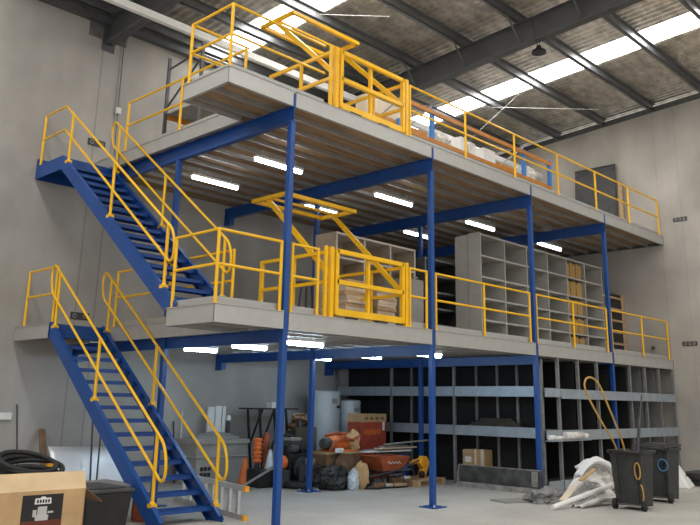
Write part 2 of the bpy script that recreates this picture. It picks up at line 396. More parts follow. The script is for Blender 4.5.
# ------------------------------------------------------------------ guardrails
R = .024
def guard(lab, posts, runs, H, feet=True):
    """posts: (x,y); runs: list of point lists (x,y)"""
    t = thing('guardrail', lab, 'guardrail', (0, 0, H), 0, 'yellow guardrails round the decks')
    p0 = None
    for x, y in posts:
        if p0 is None:
            p0 = obj('post', MB().tube([(0, 0, 0), (0, 0, 1.0)], R, 10).box(-.045, .045, -.045, .045, -.0, .012), 'yellow', t); p0.location = (x, y, 0)
        else: share('post', p0, t, (x, y, 0))
    for r in runs:
        for nm, z in (('top_rail', 1.0), ('mid_rail', .53)):
            m = MB(); pts = [(x, y, z) for x, y in r]
            for a, b in zip(pts, pts[1:]): m.tube([a, b], R - .003, 8)
            for p in pts: m.blob(p, (R + .001,) * 3, 0, 0, 1, 2, False)
            obj(nm, m, 'yellow', t)
    return t
gy = .055
guard('yellow guardrail wrapping the front left corner of the lower deck', [(-1.2, 1.05), (-1.2, gy), (-.09, gy)], [[(-1.2, 1.05), (-1.2, gy), (-.09, gy)]], H1)
guard('short yellow guardrail between the nearest column and the lower pallet gate', [(.12, gy), (.64, gy)], [[(.12, gy), (.64, gy)]], H1)
guard('short yellow guardrail between the lower pallet gate and the free standing column', [(2.79, gy), (3.24, gy)], [[(2.79, gy), (3.24, gy)]], H1)
guard('yellow guardrail in front of the end panel of the grey shelving', [(3.50, gy), (4.98, gy), (6.60, gy)], [[(3.50, gy), (4.98, gy), (6.60, gy)]], H1)
guard('yellow guardrail in front of the folder filled bay of the grey shelving', [(6.86, gy), (8.40, gy), (9.98, gy)], [[(6.86, gy), (8.40, gy), (9.98, gy)]], H1)
guard('yellow guardrail on the lower deck meeting the right wall', [(10.22, gy), (11.9, gy), (13.48, gy)], [[(10.22, gy), (11.9, gy), (13.48, gy)]], H1)
guard('yellow guardrail along the lower deck beside the upper stair flight', [(-.12, 1.12), (-.12, 2.8), (-.12, 4.5)], [[(-.12, 1.12), (-.12, 2.8), (-.12, 4.5)]], H1)
guard('yellow guardrail on the landing at the head of the lower stair', [(-1.13, 4.78), (-1.13, 5.88)], [[(-1.13, 4.78), (-1.13, 5.88)]], H1)
guard('yellow guardrail boxing in the front left corner of the upper deck', [(-1.2, 1.05), (-1.2, gy), (-.16, 1.05)], [[(-.16, 1.05), (-1.2, 1.05), (-1.2, gy), (.64, gy)]], H2)
guard('yellow guardrail along the left edge of the upper deck above the stair', [(-.12, 2.9), (-.12, 4.70)], [[(-.12, 1.05), (-.12, 2.9), (-.12, 4.70)]], H2)
xs = [2.79, 4.48, 6.23, 8.02, 9.84, 11.65, 13.48]
guard('long yellow guardrail along the upper deck edge from the pallet gate to the right wall', [(x, gy) for x in xs], [[(xs[0], gy), (xs[-1], gy)]], H2)

# ------------------------------------------------------------------ pallet gates
def gate(H, lab):
    t = thing('pallet_gate', lab, 'pallet gate', (0, 0, H), 0, 'yellow up and over pallet gates')
    w = .066; x0, x1 = 1.03, 2.60; y = .06
    m = MB()
    for x in (x0, x1): m.bar((x, y, .06), (x, y, 1.06), w)
    m.bar((x0, y, 1.035), (x1, y, 1.035), w).bar((x0, y, .56), (x1, y, .56), w).box(x0, x1, y - .02, y + .02, .05, .15)
    m.bar((1.80, y + .05, .1), (1.80, y + .05, 1.03), .06, .05)
    obj('front_frame', m, 'yellow', t)
    # raised rear frame, level overhead
    zt = 2.14; yf, yb = 1.22, 2.06
    m = MB()
    m.bar((.93, yf, zt), (2.64, yf, zt), w).bar((.93, yb, zt), (2.64, yb, zt), w).bar((.93, 1.66, zt), (2.64, 1.66, zt), .04)
    for x in (.96, 2.61): m.bar((x, yf, zt), (x, yb, zt), w)
    obj('overhead_frame', m, 'yellow', t)
    for x in (.99, 2.57):
        obj('swing_arm', MB().bar((x, .11, .62), (x, 1.72, 2.13), .05, .08), 'yellow', t)
    for x in (.92, 2.69): obj('gate_post', MB().bar((x, .06, 0), (x, .06, 1.08), .07).box(x - .07, x + .07, -.0, .14, 0, .012), 'yellow', t, .006)
    obj('gate_post', MB().bar((.80, .06, 0), (.80, .06, 1.08), .045), 'yellow', t)
    for x in (.87, 2.69):
        m = MB()
        m.bar((x, .1, 1.0), (x, 1.66, 1.0), .05).bar((x, .1, .54), (x, 1.66, .54), .05).bar((x, 1.64, 0), (x, 1.64, 1.02), .055).bar((x, .85, 0), (x, .85, 1.02), .045)
        m.box(x - .06, x + .06, 1.58, 1.70, 0, .012)
        obj('side_guard', m, 'yellow', t)
    for x in (1.35, 2.05): obj('floor_stop', MB().box(x - .12, x + .12, .0, .06, .005, .035), 'black', t)
    return t
gate(H1, 'lower yellow pallet gate in front of the timber stacks, rear frame swung overhead')
gate(H2, 'upper yellow pallet gate under the skylights, rear frame swung overhead')

# ------------------------------------------------------------------ stairs
SX0, SX1 = -1.20, -.20
def stair(z0, z1, ytop, nr, lab):
    g = .254; r = (z1 - z0) / nr; sl = r / g
    nz = lambda y: z1 - (ytop - y) * sl
    t = thing('staircase', lab, 'stairs', (0, 0, 0), 0, 'blue stair flights')
    yb = ytop - nr * g
    for x in (SX0, SX1):
        m = MB(); d = .26
        yl = yb + .05
        top = .03
        # bevelled stringer outline in the YZ plane
        P = [(yl + .0, z0), (yl + .30, z0), (ytop, nz(ytop) + top - d), (ytop + .02, nz(ytop) + top - d), (ytop + .02, nz(ytop) + top - .0), (ytop - .05, nz(ytop - .05) + top), (yl - .02, nz(yl - .02) + top if nz(yl) + top > z0 else z0 + .02)]
        MX = Matrix(((0, 0, 1, 0), (1, 0, 0, 0), (0, 1, 0, 0), (0, 0, 0, 1)))
        m.prism(P, x - .004, x + .004, MX)
        s = 1 if x == SX0 else -1
        # channel flanges
        a, b = Vector((x + s * .0, yl + .02, nz(yl + .02) + top)), Vector((x, ytop, nz(ytop) + top))
        m.bar(a + Vector((s * .03, 0, -.004)), b + Vector((s * .03, 0, -.004)), .008, .06, up=(1, 0, 0))
        a2, b2 = Vector((x, yl + .30, z0 + .004)), Vector((x, ytop, nz(ytop) + top - d))
        m.bar(a2 + Vector((s * .03, 0, 0)), b2 + Vector((s * .03, 0, 0)), .008, .06, up=(1, 0, 0))
        obj('stringer', m, 'blue', t)
    t0 = None
    for k in range(1, nr):
        y = ytop - (nr - k) * g; z = z0 + k * r
        if t0 is None:
            m = MB().box(SX0 + .005, SX1 - .005, 0, .235, -.006, 0).box(SX0 + .005, SX1 - .005, 0, .012, -.055, 0).box(SX0 + .005, SX1 - .005, .225, .235, -.05, 0)
            m.box(SX0 + .005, SX0 + .012, 0, .235, -.06, 0).box(SX1 - .012, SX1 - .005, 0, .235, -.06, 0)
            for j in range(6): m.box(SX0 + .02, SX1 - .02, .03 + j * .032, .04 + j * .032, 0, .004)
            t0 = obj('tread', m, 'blue', t); t0.location = (0, y, z)
        else: share('tread', t0, t, (0, y, z))
    return nz
YT1, YT2 = 4.69, 4.98
ZL2 = 5.90
nz1 = stair(0, H1, YT1, 15, 'lower blue steel stair from the floor up to the lower deck landing')
nz2 = stair(H1, ZL2, YT2, 16, 'upper blue steel stair from the lower deck up to the blue landing')
t = thing('stair_landing', 'blue steel landing at the head of the upper stair', 'landing', (0, YT2, ZL2))
L = WB - .03 - YT2
obj('landing_plate', MB().box(SX0, XE - .02, 0, L, -.02, 0), 'blue', t)
obj('edge_channel', MB().box(SX0 - .005, SX0 + .005, 0, L, -.24, .02), 'blue', t)
obj('edge_channel', MB().box(SX1 - .0, SX1 + .01, 0, L, -.24, 0), 'blue', t)
obj('edge_channel', MB().box(SX0, SX1, L - .012, L, -.24, -.02), 'blue', t)
obj('edge_channel', MB().box(SX0, SX1, 0, .01, -.2, -.02), 'blue', t)
obj('kick_plate', MB().box(SX0, XE, L - .010, L, 0, .17), 'blue', t)

def arc(cy, cz, ry, rz, a0, a1, n=8): return [(cy + ry * math.cos(a0 + (a1 - a0) * i / n), cz + rz * math.sin(a0 + (a1 - a0) * i / n)) for i in range(n + 1)]
def handrail(x, nz, ytop, ybot, posts, lab, top_loop=True, land=None):
    t = thing('stair_handrail', lab, 'handrail', (0, 0, 0), 0, 'yellow stair handrails')
    p0 = None
    side = -.03 if x < -.7 else .03
    for y in posts:
        b = nz(y) + .0; tp = nz(y) + .93
        m = MB().tube([(x, y, b), (x, y, tp)], R, 10)
        m.blob((x, y, b + .02), (.045, .045, .045), 0, 0, 1, 2, False).box(x - .045, x + .045, y - .05, y + .05, b - .02, b + .03)
        obj('post', m, 'yellow', t)
    up, lo = .93, .43
    a = Vector((0, 1, nz(1) - nz(0))).normalized()
    def loop(y, sgn):                         # half-round end joining the two rails, in the YZ plane
        c = Vector((x, y, nz(y) + (up + lo) / 2)); h = (up - lo) / 2; pts = []
        e = a * sgn
        for i in range(9):
            th = PI / 2 - PI * i / 8
            pts.append(c + Vector((0, 0, h * math.sin(th))) + e * (.17 * math.cos(th)))
        return pts
    bot = loop(ybot, -1)
    T = [(x, ytop, nz(ytop) + up)]; B = [(x, ytop, nz(ytop) + lo)]
    if top_loop:
        tl = loop(ytop, 1)
        obj('rail_loop', MB().tube(bot + tl[::-1], R - .003, 10, closed=True), 'yellow', t)
    else:
        yl, zl, zm = land
        pts = [(x, yl, zl), (x, ytop + .1, zl)] + bot + [(x, ytop + .05, zm), (x, yl, zm)]
        obj('rail_loop', MB().tube(pts, R - .003, 10), 'yellow', t)
        obj('post', MB().tube([(x, yl, ZL2 - .05), (x, yl, zl)], R, 10).blob((x, yl, ZL2 - .03), (.045, .045, .045), 0, 0, 1, 2, False), 'yellow', t)
    return t
XHL, XHR = -1.16, -.185
handrail(XHL, nz1, 4.78, 1.10, (4.60, 3.02, 1.22), 'yellow handrail on the outer side of the lower stair')
handrail(XHR, nz1, 4.78, 1.06, (4.60, 2.95, 1.14), 'yellow handrail on the inner side of the lower stair')
handrail(XHL, nz2, 5.02, 1.30, (4.80, 3.1, 1.36), 'yellow handrail on the outer side of the upper stair, turning level over its landing', False, (5.95, 6.93, 6.45))
handrail(XHR, nz2, 5.0, 1.24, (4.85, 3.1, 1.28), 'yellow handrail on the inner side of the upper stair')

# ------------------------------------------------------------------ batten lights
def batten(x0, x1, y, z, lab, grp, lm='lamp'):
    t = thing('batten_light', lab, 'light', ((x0 + x1) / 2, y, z), 0, grp); h = (x1 - x0) / 2
    obj('housing', MB().box(-h, h, -.05, .05, .03, .075), 'white', t)
    m = MB().tube([(-h + .02, 0, 0), (h - .02, 0, 0)], .038, 10)
    obj('diffuser', m, lm, t)
    obj('hanger', MB().box(-h + .15, -h + .19, -.01, .01, .075, .20).box(h - .19, h - .15, -.01, .01, .075, .20), 'galv', t)
for x0, x1, y, lab in ((.88, 2.0, 2.0, 'batten light under the upper deck nearest the upper stair, front row'), (4.03, 5.2, 2.0, 'batten light under the upper deck above the beige shelving, front row'),
                       (7.2, 8.33, 2.0, 'batten light under the upper deck above the near end of the grey shelving'), (10.38, 11.55, 2.0, 'batten light under the upper deck above the far end of the grey shelving'),
                       (.82, 1.92, 3.8, 'batten light under the upper deck nearest the upper stair, rear row'), (3.75, 4.72, 3.8, 'batten light under the upper deck behind the raised lower gate frame'),
                       (7.1, 8.15, 3.8, 'batten light under the upper deck above the dark shelving, rear row')):
    batten(x0, x1, y, 5.75, lab, 'batten lights under the upper deck')
for x0, x1, y, lab in ((.92, 1.70, 1.0, 'batten light under the lower deck next to the nearest column'), (.92, 1.68, 2.4, 'batten light under the lower deck between two others left of the nearest column'),
                       (.92, 1.65, 3.8, 'batten light under the lower deck nearest the rear of the stairs'), (3.95, 4.86, 1.0, 'batten light under the lower deck beside the free standing column'),
                       (3.95, 4.70, 2.4, 'batten light under the lower deck seen end on past a beam, nearer the column'), (3.95, 4.66, 3.8, 'batten light under the lower deck seen end on past a beam, nearer the water tanks')):
    batten(x0, x1, y, 2.53, lab, 'batten lights under the lower deck', 'lampc')

# ------------------------------------------------------------------ ground racks
ZS = [(1.79, 2.02), (.98, 1.20)]
t = thing('storage_rack', 'ground rack of pale steel beams facing the junk pile, behind the free standing column', 'rack', (0, 0, 0), 0, 'ground racks under the lower deck')
X0, XB = 7.0, 7.5
yp = [.10, 2.28, 4.11, 5.9]
for y in yp: obj('upright', MB().box(X0 - .02, X0 + .04, y - .025, y + .025, 0, 2.56), 'rackpost', t)
for y in (.95, 1.45, 2.0, 3.87): obj('upright', MB().box(XB - .06, XB - .01, y - .025, y + .025, 0, 2.56), 'rackpost', t)
for z0, z1 in ZS:
    for a, b in zip(yp, yp[1:]):
        obj('shelf_beam', MB().box(X0 - .012, X0 + .03, a + .026, b - .026, z0 + .02, z1).box(X0, X0 + .05, a + .026, b - .026, z1 - .02, z1), 'rackblue', t)
    obj('shelf_beam', MB().box(X0 - .05, XB + .04, -.03, .0, z0 + .02, z1 - .04), 'rackblue', t)
    obj('shelf_panel', MB().box(X0 + .05, XB, .02, 5.9, z1 - .05, z1 - .03), 'rackpost', t)
obj('back_panel', MB().box(XB + .001, XB + .02, .35, 6.0, 0, 2.56), 'rackshade', t)  # added black sheet in place of the rack's open, unlit depth
obj('top_panel', MB().box(X0 + .03, XB, .12, 5.9, 2.565, 2.59), 'rackshade', t)
obj('kick_plate', MB().box(X0 - .05, XB, -.03, -.01, .01, .20), 'rackblue', t)
obj('front_ledge', MB().box(6.86, 7.53, -.19, -.03, .955, .975), 'rackblue', t)
t = thing('storage_rack', 'ground rack of pale steel bays along the front, ending at the right wall', 'rack', (0, 0, 0), 0, 'ground racks under the lower deck')
ZS = [(1.83, 2.0), (1.0, 1.18)]
obj('front_ledge', MB().box(7.54, 8.45, -.19, -.05, .955, .975), 'rackblue', t)
xp = [7.55, 8.41, 9.28, 10.107, 10.95, 11.79, 12.62, 13.48]
YB = 1.55
for i, x in enumerate(xp):
    if i == 3: continue
    obj('upright', MB().box(x - .03, x + .03, .0, .06, 0, 2.60), 'rackpost', t)
for i, x in enumerate(xp):
    if 0 < i < 7: obj('divider_panel', MB().box(x - .008, x + .008, .12, YB, .2, 2.58), 'rackshade' if x < 11 else 'rackpost', t)  # left bays get near-black dividers whose colour carries the shade
for z0, z1 in ZS:
    for a, b in zip(xp, xp[1:]):
        obj('shelf_beam', MB().box(a + .002, b - .002, -.03, .0, z0 - .02, z1 - .02).box(a + .002, b - .002, -.05, -.03, z0 - .045, z0 + .0), 'rackblue', t)
    obj('shelf_panel', MB().box(xp[0], xp[-1], .12, YB, z1 - .07, z1 - .05), 'rackpost', t)
for a, b in zip(xp, xp[1:]): obj('kick_plate', MB().box(a + .002, b - .002, -.03, -.01, .01, .20), 'rackblue', t)
obj('back_panel', MB().box(xp[0], xp[-1], YB + .001, YB + .02, 0, 2.56), 'rackshade', t)  # black sheet stands for the darkness behind the bays

# ------------------------------------------------------------------ lower deck furniture
def shelving(name, lab, x0, x1, y0, y1, z0, h, cols, rows, m, edge, side=None, openback=False):
    t = thing(name, lab, 'shelving', (x0, y0, z0))
    W = x1 - x0; D = y1 - y0; th = .022
    for i in range(cols + 1):
        x = W * i / cols
        obj('side_panel' if i in (0, cols) else 'divider', MB().box(x - th / 2, x + th / 2, 0, D, 0, h), m, t)
        obj('edge_strip', MB().box(x - .02, x + .02, -.006, 0, 0, h), edge, t)
    for j in range(rows + 1):
        z = .08 + (h - .09) * j / rows
        obj('shelf', MB().box(th / 2, W - th / 2, .004, D, z - .02, z + .005).box(.02, W - .02, -.004, .003, z - .035, z + .005), m if edge == m else edge, t)
    if not openback: obj('back_panel', MB().box(0, W, D, D + .01, 0, h), m, t)
    return t
tB = shelving('grey_shelving', 'tall grey steel shelving along the lower deck front with plain end panel', 6.6, 12.25, 1.22, 1.86, H1, 2.42, 6, 5, 'shelfgrey', 'shelfgrey')
obj('end_panel', MB().box(-.035, -.012, -.02, .30, 0, 2.44).box(-.030, -.012, .33, .66, 0, 2.40), 'shelfgrey', tB)
tA = shelving('beige_shelving', 'low beige shelving with pale edges behind the lower pallet gate', 2.98, 5.32, 2.02, 2.6, H1, 1.95, 3, 4, 'shelfbeige', 'cream')
shelving('dark_shelving', 'dark shelving in the gap between beige and grey shelving', 5.72, 6.95, 2.05, 2.6, H1, 1.86, 1, 5, 'dark', 'rackpost')
# folders in the fifth bay of the grey shelving
x0 = 6.6 + 4 * .9417
for j in range(5):
    z = H1 + .08 + 2.33 * j / 5 + .007
    n = 8
    hh = .385
    for k in range(n):
        f = MB().box(x0 + .04 + k * .105, x0 + .04 + k * .105 + .095, 1.26 + .02 * (k % 3 == 1), 1.58, z, z + hh - .02 * ((k + j) % 3))
        single('archive_folder', f, 'manila', 'manila archive folder standing in the %s shelf of the folder filled bay' % ('lowest', 'second lowest', 'middle', 'second highest', 'top')[j], 'folder', 'manila folders on the %s shelf of the grey shelving' % ('lowest', 'second lowest', 'middle', 'second highest', 'top')[j])
# timber stacks behind the gate
def planks(xc, w, y0, d, z0, n, grpl, seed):
    rnd = random.Random(seed); z = z0
    for k in range(n):
        h = .055 + .02 * rnd.random(); dx = .03 * (rnd.random() - .5); ww = w * (1 - .08 * rnd.random())
        single('cut_board', MB().box(xc - ww / 2 + dx, xc + ww / 2 + dx, y0 - .03 * rnd.random(), y0 + d, z, z + h - .004), 'woodp' if k % 3 else 'wood',
               'pale cut board in the %s stack behind the lower pallet gate' % grpl, 'board', 'cut boards in the %s stack' % grpl)
        z += h
planks(2.62, .66, 1.10, .6, H1, 13, 'left timber', 3)
planks(3.38, .52, 1.10, .6, H1, 12, 'right timber', 5)
t = thing('steel_cabinet', 'small grey steel cabinet standing right of the timber stacks', 'cabinet', (4.05, 1.2, H1))
obj('body', MB().box(.0, .56, .02, .55, .03, 1.12), 'mid', t); obj('door', MB().box(.02, .54, 0, .018, .06, 1.09), 'mid', t); obj('handle', MB().box(.05, .07, -.03, 0, .5, .65), 'dark', t)
obj('leg', MB().box(0, .05, .02, .07, 0, .03).box(.51, .56, .02, .07, 0, .03).box(0, .05, .5, .55, 0, .03).box(.51, .56, .5, .55, 0, .03), 'dark', t)
t = thing('bar_stool', 'dark stool with bent legs behind the left side of the lower pallet gate', 'stool', (1.75, 1.5, H1))
obj('seat', MB().lathe((0, 0, .72), [(.05, 0), (.17, .01), (.18, .04), (.15, .06)], 16), 'dark', t)
for k in range(4):
    a = PI / 4 + k * PI / 2
    obj('leg', MB().tube([(.08 * math.cos(a), .08 * math.sin(a), .73), (.12 * math.cos(a), .12 * math.sin(a), .35), (.22 * math.cos(a), .22 * math.sin(a), .0)], .014, 6), 'black', t)
t = thing('desk_vice', 'grey bench vice on top of the small steel cabinet', 'vice', (4.3, 1.4, H1 + 1.12))
obj('vice_body', MB().box(-.10, .08, -.06, .06, 0, .06).box(-.1, -.03, -.07, .07, .06, .14).box(.06, .13, -.07, .07, .04, .14), 'dark', t)
obj('handle', MB().tube([(.13, 0, .09), (.26, 0, .09)], .012, 6).tube([(.25, -.10, .04), (.25, .10, .16)], .010, 6), 'alu', t)
single('paper_sign', MB().box(3.36, 3.60, .115, .119, H1 + .06, H1 + .40), 'white', 'blank white sheet propped on the toe board left of the free standing column', 'sign')
single('spray_can', MB().lathe((5.95, 2.2, H1 + .825), [(.035, 0), (.035, .13), (.02, .15), (.02, .18)], 12), 'white', 'small white can standing on a middle level of the dark shelving', 'can')
t = thing('timber_crate', 'tall open slatted timber crate with black packing at the right end of the grey shelving', 'crate', (12.56, 1.25, H1))
for k in range(6): obj('slat', MB().box(-.25, .82, -.02, 0, .10 + k * .31, .155 + k * .31), 'wood', t)
obj('frame_post', MB().box(-.10, -.05, 0, .08, 0, 1.8), 'wood', t); obj('frame_post', MB().box(.82, 1.0, -.02, .08, 0, 1.8), 'wood', t)
obj('side_board', MB().box(.98, 1.0, .08, .6, 0, 1.8), 'wood', t)
obj('packing', MB().box(-.04, .81, -.016, .5, .02, 1.78), 'black', t)
single('hose_fitting', MB().blob((13.57, .5, 3.2), (.05, .05, .05), 1, .2), 'dark', 'small dark wall fitting on the right wall above the lower deck', 'fitting')

# ------------------------------------------------------------------ upper deck furniture
t = thing('pallet_rack', 'low orange and blue pallet rack along the upper deck edge', 'rack', (0, .62, H2))
fx = [3.30, 4.15, 7.52, 8.66]
for x in fx:
    for y in (0, .85):
        obj('upright', MB().box(x - .045, x + .045, y - .035, y + .035, 0, 1.10), 'rackup', t)
        obj('foot', MB().box(x - .07, x + .07, y - .07, y + .07, 0, .015), 'rackup', t)
    obj('frame_brace', MB().bar((x, 0, .25), (x, .85, .75), .025).bar((x, .85, .75), (x, 0, 1.15), .025), 'galv', t)
for a, b in zip(fx, fx[1:]):
    for y in (-.045, .895):
        for z in (.42, 1.02):
            obj('beam', MB().box(a, b, y - .02, y + .02, z - .045, z + .035), 'rackor', t)
obj('shelf_deck', MB().box(3.30, 8.66, .0, .85, .47, .485), 'galv', t)
zz = H2 + .486
def bag(x, y, z, d, seed, lab, m='plast', name='plastic_bag', cat='bag', grp=None):
    mb = crumple((x, y, .8 * d[2]), d, seed, 4); mb.v = [(p[0], p[1], p[2] + z) for p in mb.v]
    return single(name, mb, m, lab, cat, grp)
bag(4.75, .95, zz, (.32, .26, .17), 1, 'white crumpled plastic bag in the upper pallet rack beside its second blue upright')
single('white_carton', MB().box(5.2, 5.42, .68, .95, zz, zz + .34), 'white', 'small upright white carton in the middle of the upper pallet rack', 'carton', bevel=.01)
single('white_carton', MB().box(5.5, 5.72, .68, .95, zz, zz + .30), 'plast', 'small grey white carton standing right of another in the upper pallet rack', 'carton', bevel=.01)
single('white_carton', MB().box(6.05, 6.5, .70, 1.05, zz, zz + .32), 'white', 'wide white carton in the upper pallet rack, left of the paired blue uprights', 'carton', bevel=.01)
bag(7.95, .85, zz, (.30, .24, .20), 4, 'white rounded bag at the right end of the upper pallet rack')
single('paint_tin', MB().lathe((4.42, .82, zz), [(.09, 0), (.09, .2), (.095, .2), (.095, .215)], 16), 'white', 'white tin beside the second blue upright of the upper pallet rack', 'tin')
single('plywood_crate', MB().box(3.3, 4.46, 1.62, 1.9, H2, H2 + 1.44), 'cardp', 'tall pale plywood crate behind the upper pallet gate and rack', 'crate', bevel=.006)
t = thing('black_board', 'large black board leaning on the right wall of the upper deck', 'board', (13.32, 1.82, H2))
obj('panel', MB().cbox((0.07, 0, 1.13), (.03, 1.26, 2.27), 0, 0, math.radians(5)), 'dark', t)
obj('edge_frame', MB().cbox((.165, 0, 2.28), (.05, 1.28, .03), 0, 0, math.radians(5)), 'black', t)
t = thing('timber_offcut', 'narrow timber upright with black foot beside the large black board', 'timber', (13.45, 1.06, H2))
obj('plank', MB().box(-.03, .03, -.06, .06, .22, 1.75), 'wood', t); obj('foot', MB().box(-.09, .09, -.08, .08, 0, .22), 'black', t)
t = thing('pallet_rack', 'dark grey and orange rack at the back of the upper deck near its left edge', 'rack', (0, 0, H2))
for x in (.66, 3.3):
    for y in (3.5, 4.65): obj('upright', MB().box(x - .03, x + .03, y - .025, y + .025, 0, 2.2), 'steel', t)
    for a, b in (((x, 3.5, 2.05), (x, 4.65, 1.95)), ((x, 3.5, 1.9), (x, 4.65, 1.1)), ((x, 3.5, .6), (x, 4.65, 1.0))): obj('brace', MB().bar(a, b, .03), 'steel', t)
for y in (3.5, 4.65):
    for z in (.55, .95): obj('beam', MB().box(.69, 3.27, y - .025, y + .025, z - .06, z + .05), 'rackor', t)
obj('shelf_deck', MB().box(.69, 3.27, 3.53, 4.62, .98, 1.0), 'mid', t)

# ------------------------------------------------------------------ bottom left corner
t = thing('cardboard_box', 'open brown cardboard box with dark printed label in the near left corner', 'box', (-3.17, .2, 0), math.radians(-3))
w, d, h = .47, .42, .66
obj('body', MB().box(-w, w, 0, .012, 0, h).box(-w, w, 2 * d - .012, 2 * d, 0, h).box(-w, -w + .012, 0, 2 * d, 0, h).box(w - .012, w, 0, 2 * d, 0, h).box(-w, w, 0, 2 * d, 0, .012), 'card', t)
obj('flap', MB().add([(-w, 0, h), (w, 0, h), (w + .04, .16, h + .17), (-w - .06, .16, h + .17), (-w, .012, h), (w, .012, h), (w + .04, .17, h + .16), (-w - .06, .17, h + .16)],
                     [(0, 1, 2, 3), (4, 7, 6, 5), (2, 1, 5, 6), (0, 3, 7, 4), (3, 2, 6, 7), (1, 0, 4, 5)]), 'flapc', t)
obj('flap', MB().add([(w, .03, h), (w, 2 * d - .03, h), (w + .24, 2 * d - .06, h - .17), (w + .24, .06, h - .17), (w, .03, h + .01), (w, 2 * d - .03, h + .01), (w + .24, 2 * d - .06, h - .16), (w + .24, .06, h - .16)],
                     [(0, 1, 2, 3), (4, 7, 6, 5), (2, 1, 5, 6), (0, 3, 7, 4), (3, 2, 6, 7), (1, 0, 4, 5)]), 'cardd', t)
obj('flap', MB().add([(-w, .03, h), (-w, 2 * d - .03, h), (-w - .24, 2 * d - .06, h - .10), (-w - .24, .06, h - .10), (-w, .03, h + .01), (-w, 2 * d - .03, h + .01), (-w - .24, 2 * d - .06, h - .09), (-w - .24, .06, h - .09)],
                     [(0, 1, 2, 3), (4, 7, 6, 5), (2, 1, 5, 6), (0, 3, 7, 4), (3, 2, 6, 7), (1, 0, 4, 5)]), 'cardd', t)
pl = obj('printed_label', MB().box(-.22, .22, -.004, 0, .28, .62), 'ink', t)
obj('label_band', MB().box(-.22, .22, -.006, -.004, .28, .36), 'rustink', pl)
obj('label_badge', MB().prism([(-.09, 0), (.09, 0), (.085, .06), (.03, .06), (.02, .075), (-.02, .075), (-.03, .06), (-.085, .06)], 0, .002, Matrix.Translation((.0, -.004, .525)) @ Matrix.Rotation(PI / 2, 4, 'X')), 'white', pl)
for k in range(5): obj('badge_letter', MB().box(-.068 + k * .03, -.048 + k * .03, -.0075, -.006, .537, .57), 'ink', pl)
m = MB().lathe((0, 0, 0), [(.07, 0), (.075, .05), (.05, .06)], 14, Matrix.Translation((0, -.005, .36)) @ Matrix.Diagonal((1, .04, 1, 1)))
m.box(-.05, .05, -.007, -.005, .42, .50).box(-.10, -.06, -.007, -.005, .40, .47).box(.06, .12, -.007, -.005, .43, .45)
obj('machine_picture', m, 'alu', pl)
m = MB()
for k in range(6):
    m.torus((-3.13 + .03 * math.sin(k * 2), .62 + .02 * k, .72 + .040 * k), .36 - .02 * (k % 3), .030, 34, 8, Matrix.Rotation(.10 + .05 * k, 4, 'X') @ Matrix.Rotation(.10 * math.sin(k * 1.7), 4, 'Y'), .85)
single('black_hose_coil', m, 'blackr', 'coil of thick black hose piled in the open cardboard box', 'hose')
single('grey_cover', MB().blob((-3.1, .66, .58), (.33, .3, .22), 3, .15, 2, 3, False), 'tarp', 'grey cover inside the coil of black hose in the cardboard box', 'cover')
t = thing('black_coffee_tin', 'short black tin with yellow lid at the right edge of the open cardboard box', 'tin', (-2.86, .72, .66))
obj('tin_body', MB().lathe((0, 0, 0), [(.055, 0), (.055, .20)], 14), 'black', t); obj('lid', MB().lathe((0, 0, .2), [(.058, 0), (.058, .03)], 14), 'jack', t)
t = thing('storage_tub', 'black plastic storage tub with grey lid between the cardboard box and the stair', 'tub', (-1.98, 1.3, 0))
obj('tub_body', MB().add([(-.27, -.36, 0), (.27, -.36, 0), (.27, .36, 0), (-.27, .36, 0), (-.32, -.40, .5), (.32, -.40, .5), (.32, .40, .5), (-.32, .40, .5)], [(0, 3, 2, 1), (4, 5, 6, 7), (0, 1, 5, 4), (1, 2, 6, 5), (2, 3, 7, 6), (3, 0, 4, 7)]), 'black', t, .015)
obj('lid', MB().box(-.34, .34, -.42, .42, .5, .54).box(-.25, .25, -.33, .33, .54, .56), 'dark', t, .012)
single('flat_lid', MB().cbox((-1.55, 1.95, .49), (.75, .6, .03), .2, .05), 'mid', 'grey flat lid lying behind the black storage tub', 'lid')
single('lid_support_box', MB().box(-1.85, -1.28, 1.75, 2.2, 0, .465), 'mid', 'grey box under the flat lid behind the black storage tub', 'box', bevel=.01)
m = MB(); v = []; f = []; n = 16
for i in range(n + 1):
    a = i / n; x = -.82 + 1.36 * a; bend = .35 * math.cos((a - .3) * 2.2)
    for j in range(9):
        b = j / 8; v.append((x, 4.72 + .35 * b ** 2.2 - .06 * math.sin(PI * a), .04 + .78 * b - .03 * a * b))
for i in range(n):
    for j in range(8): f.append((i * 9 + j, (i + 1) * 9 + j, (i + 1) * 9 + j + 1, i * 9 + j + 1))
m.add(v, f, None, True)
o = single('metal_sheet', m, 'sheet', 'shiny curved metal sheet standing behind the lower stair', 'sheet')
o.modifiers.new('thick', 'SOLIDIFY').thickness = .006
single('dark_pole', MB().tube([(-1.10, 5.4, 0), (-1.02, WB - .03, 1.50)], .016, 6), 'dark', 'thin dark pole leaning on the back wall behind the cardboard box', 'pole')
single('timber_stick', MB().bar((-.66, 5.3, 0), (-.52, WB - .06, 1.07), .11, .04), 'woodd', 'short brown timber board leaning on the back wall behind the hose coil', 'timber')
for k, (a, b, lab) in enumerate((((-.38, 4.3, 0), (-.08, 5.0, 1.3), 'dark thin pole leaning in front of the shiny metal sheet, nearer its middle'), ((-.28, 4.3, 0), (.10, 5.0, 1.25), 'dark thin pole leaning in front of the shiny metal sheet, nearer the stair'))):
    single('leaning_pole', MB().tube([a, b], .017, 6), 'dark', lab, 'pole')
t = thing('red_canister', 'small orange red canister on the floor behind the lower stair stringer', 'canister', (-1.0, 1.75, 0))
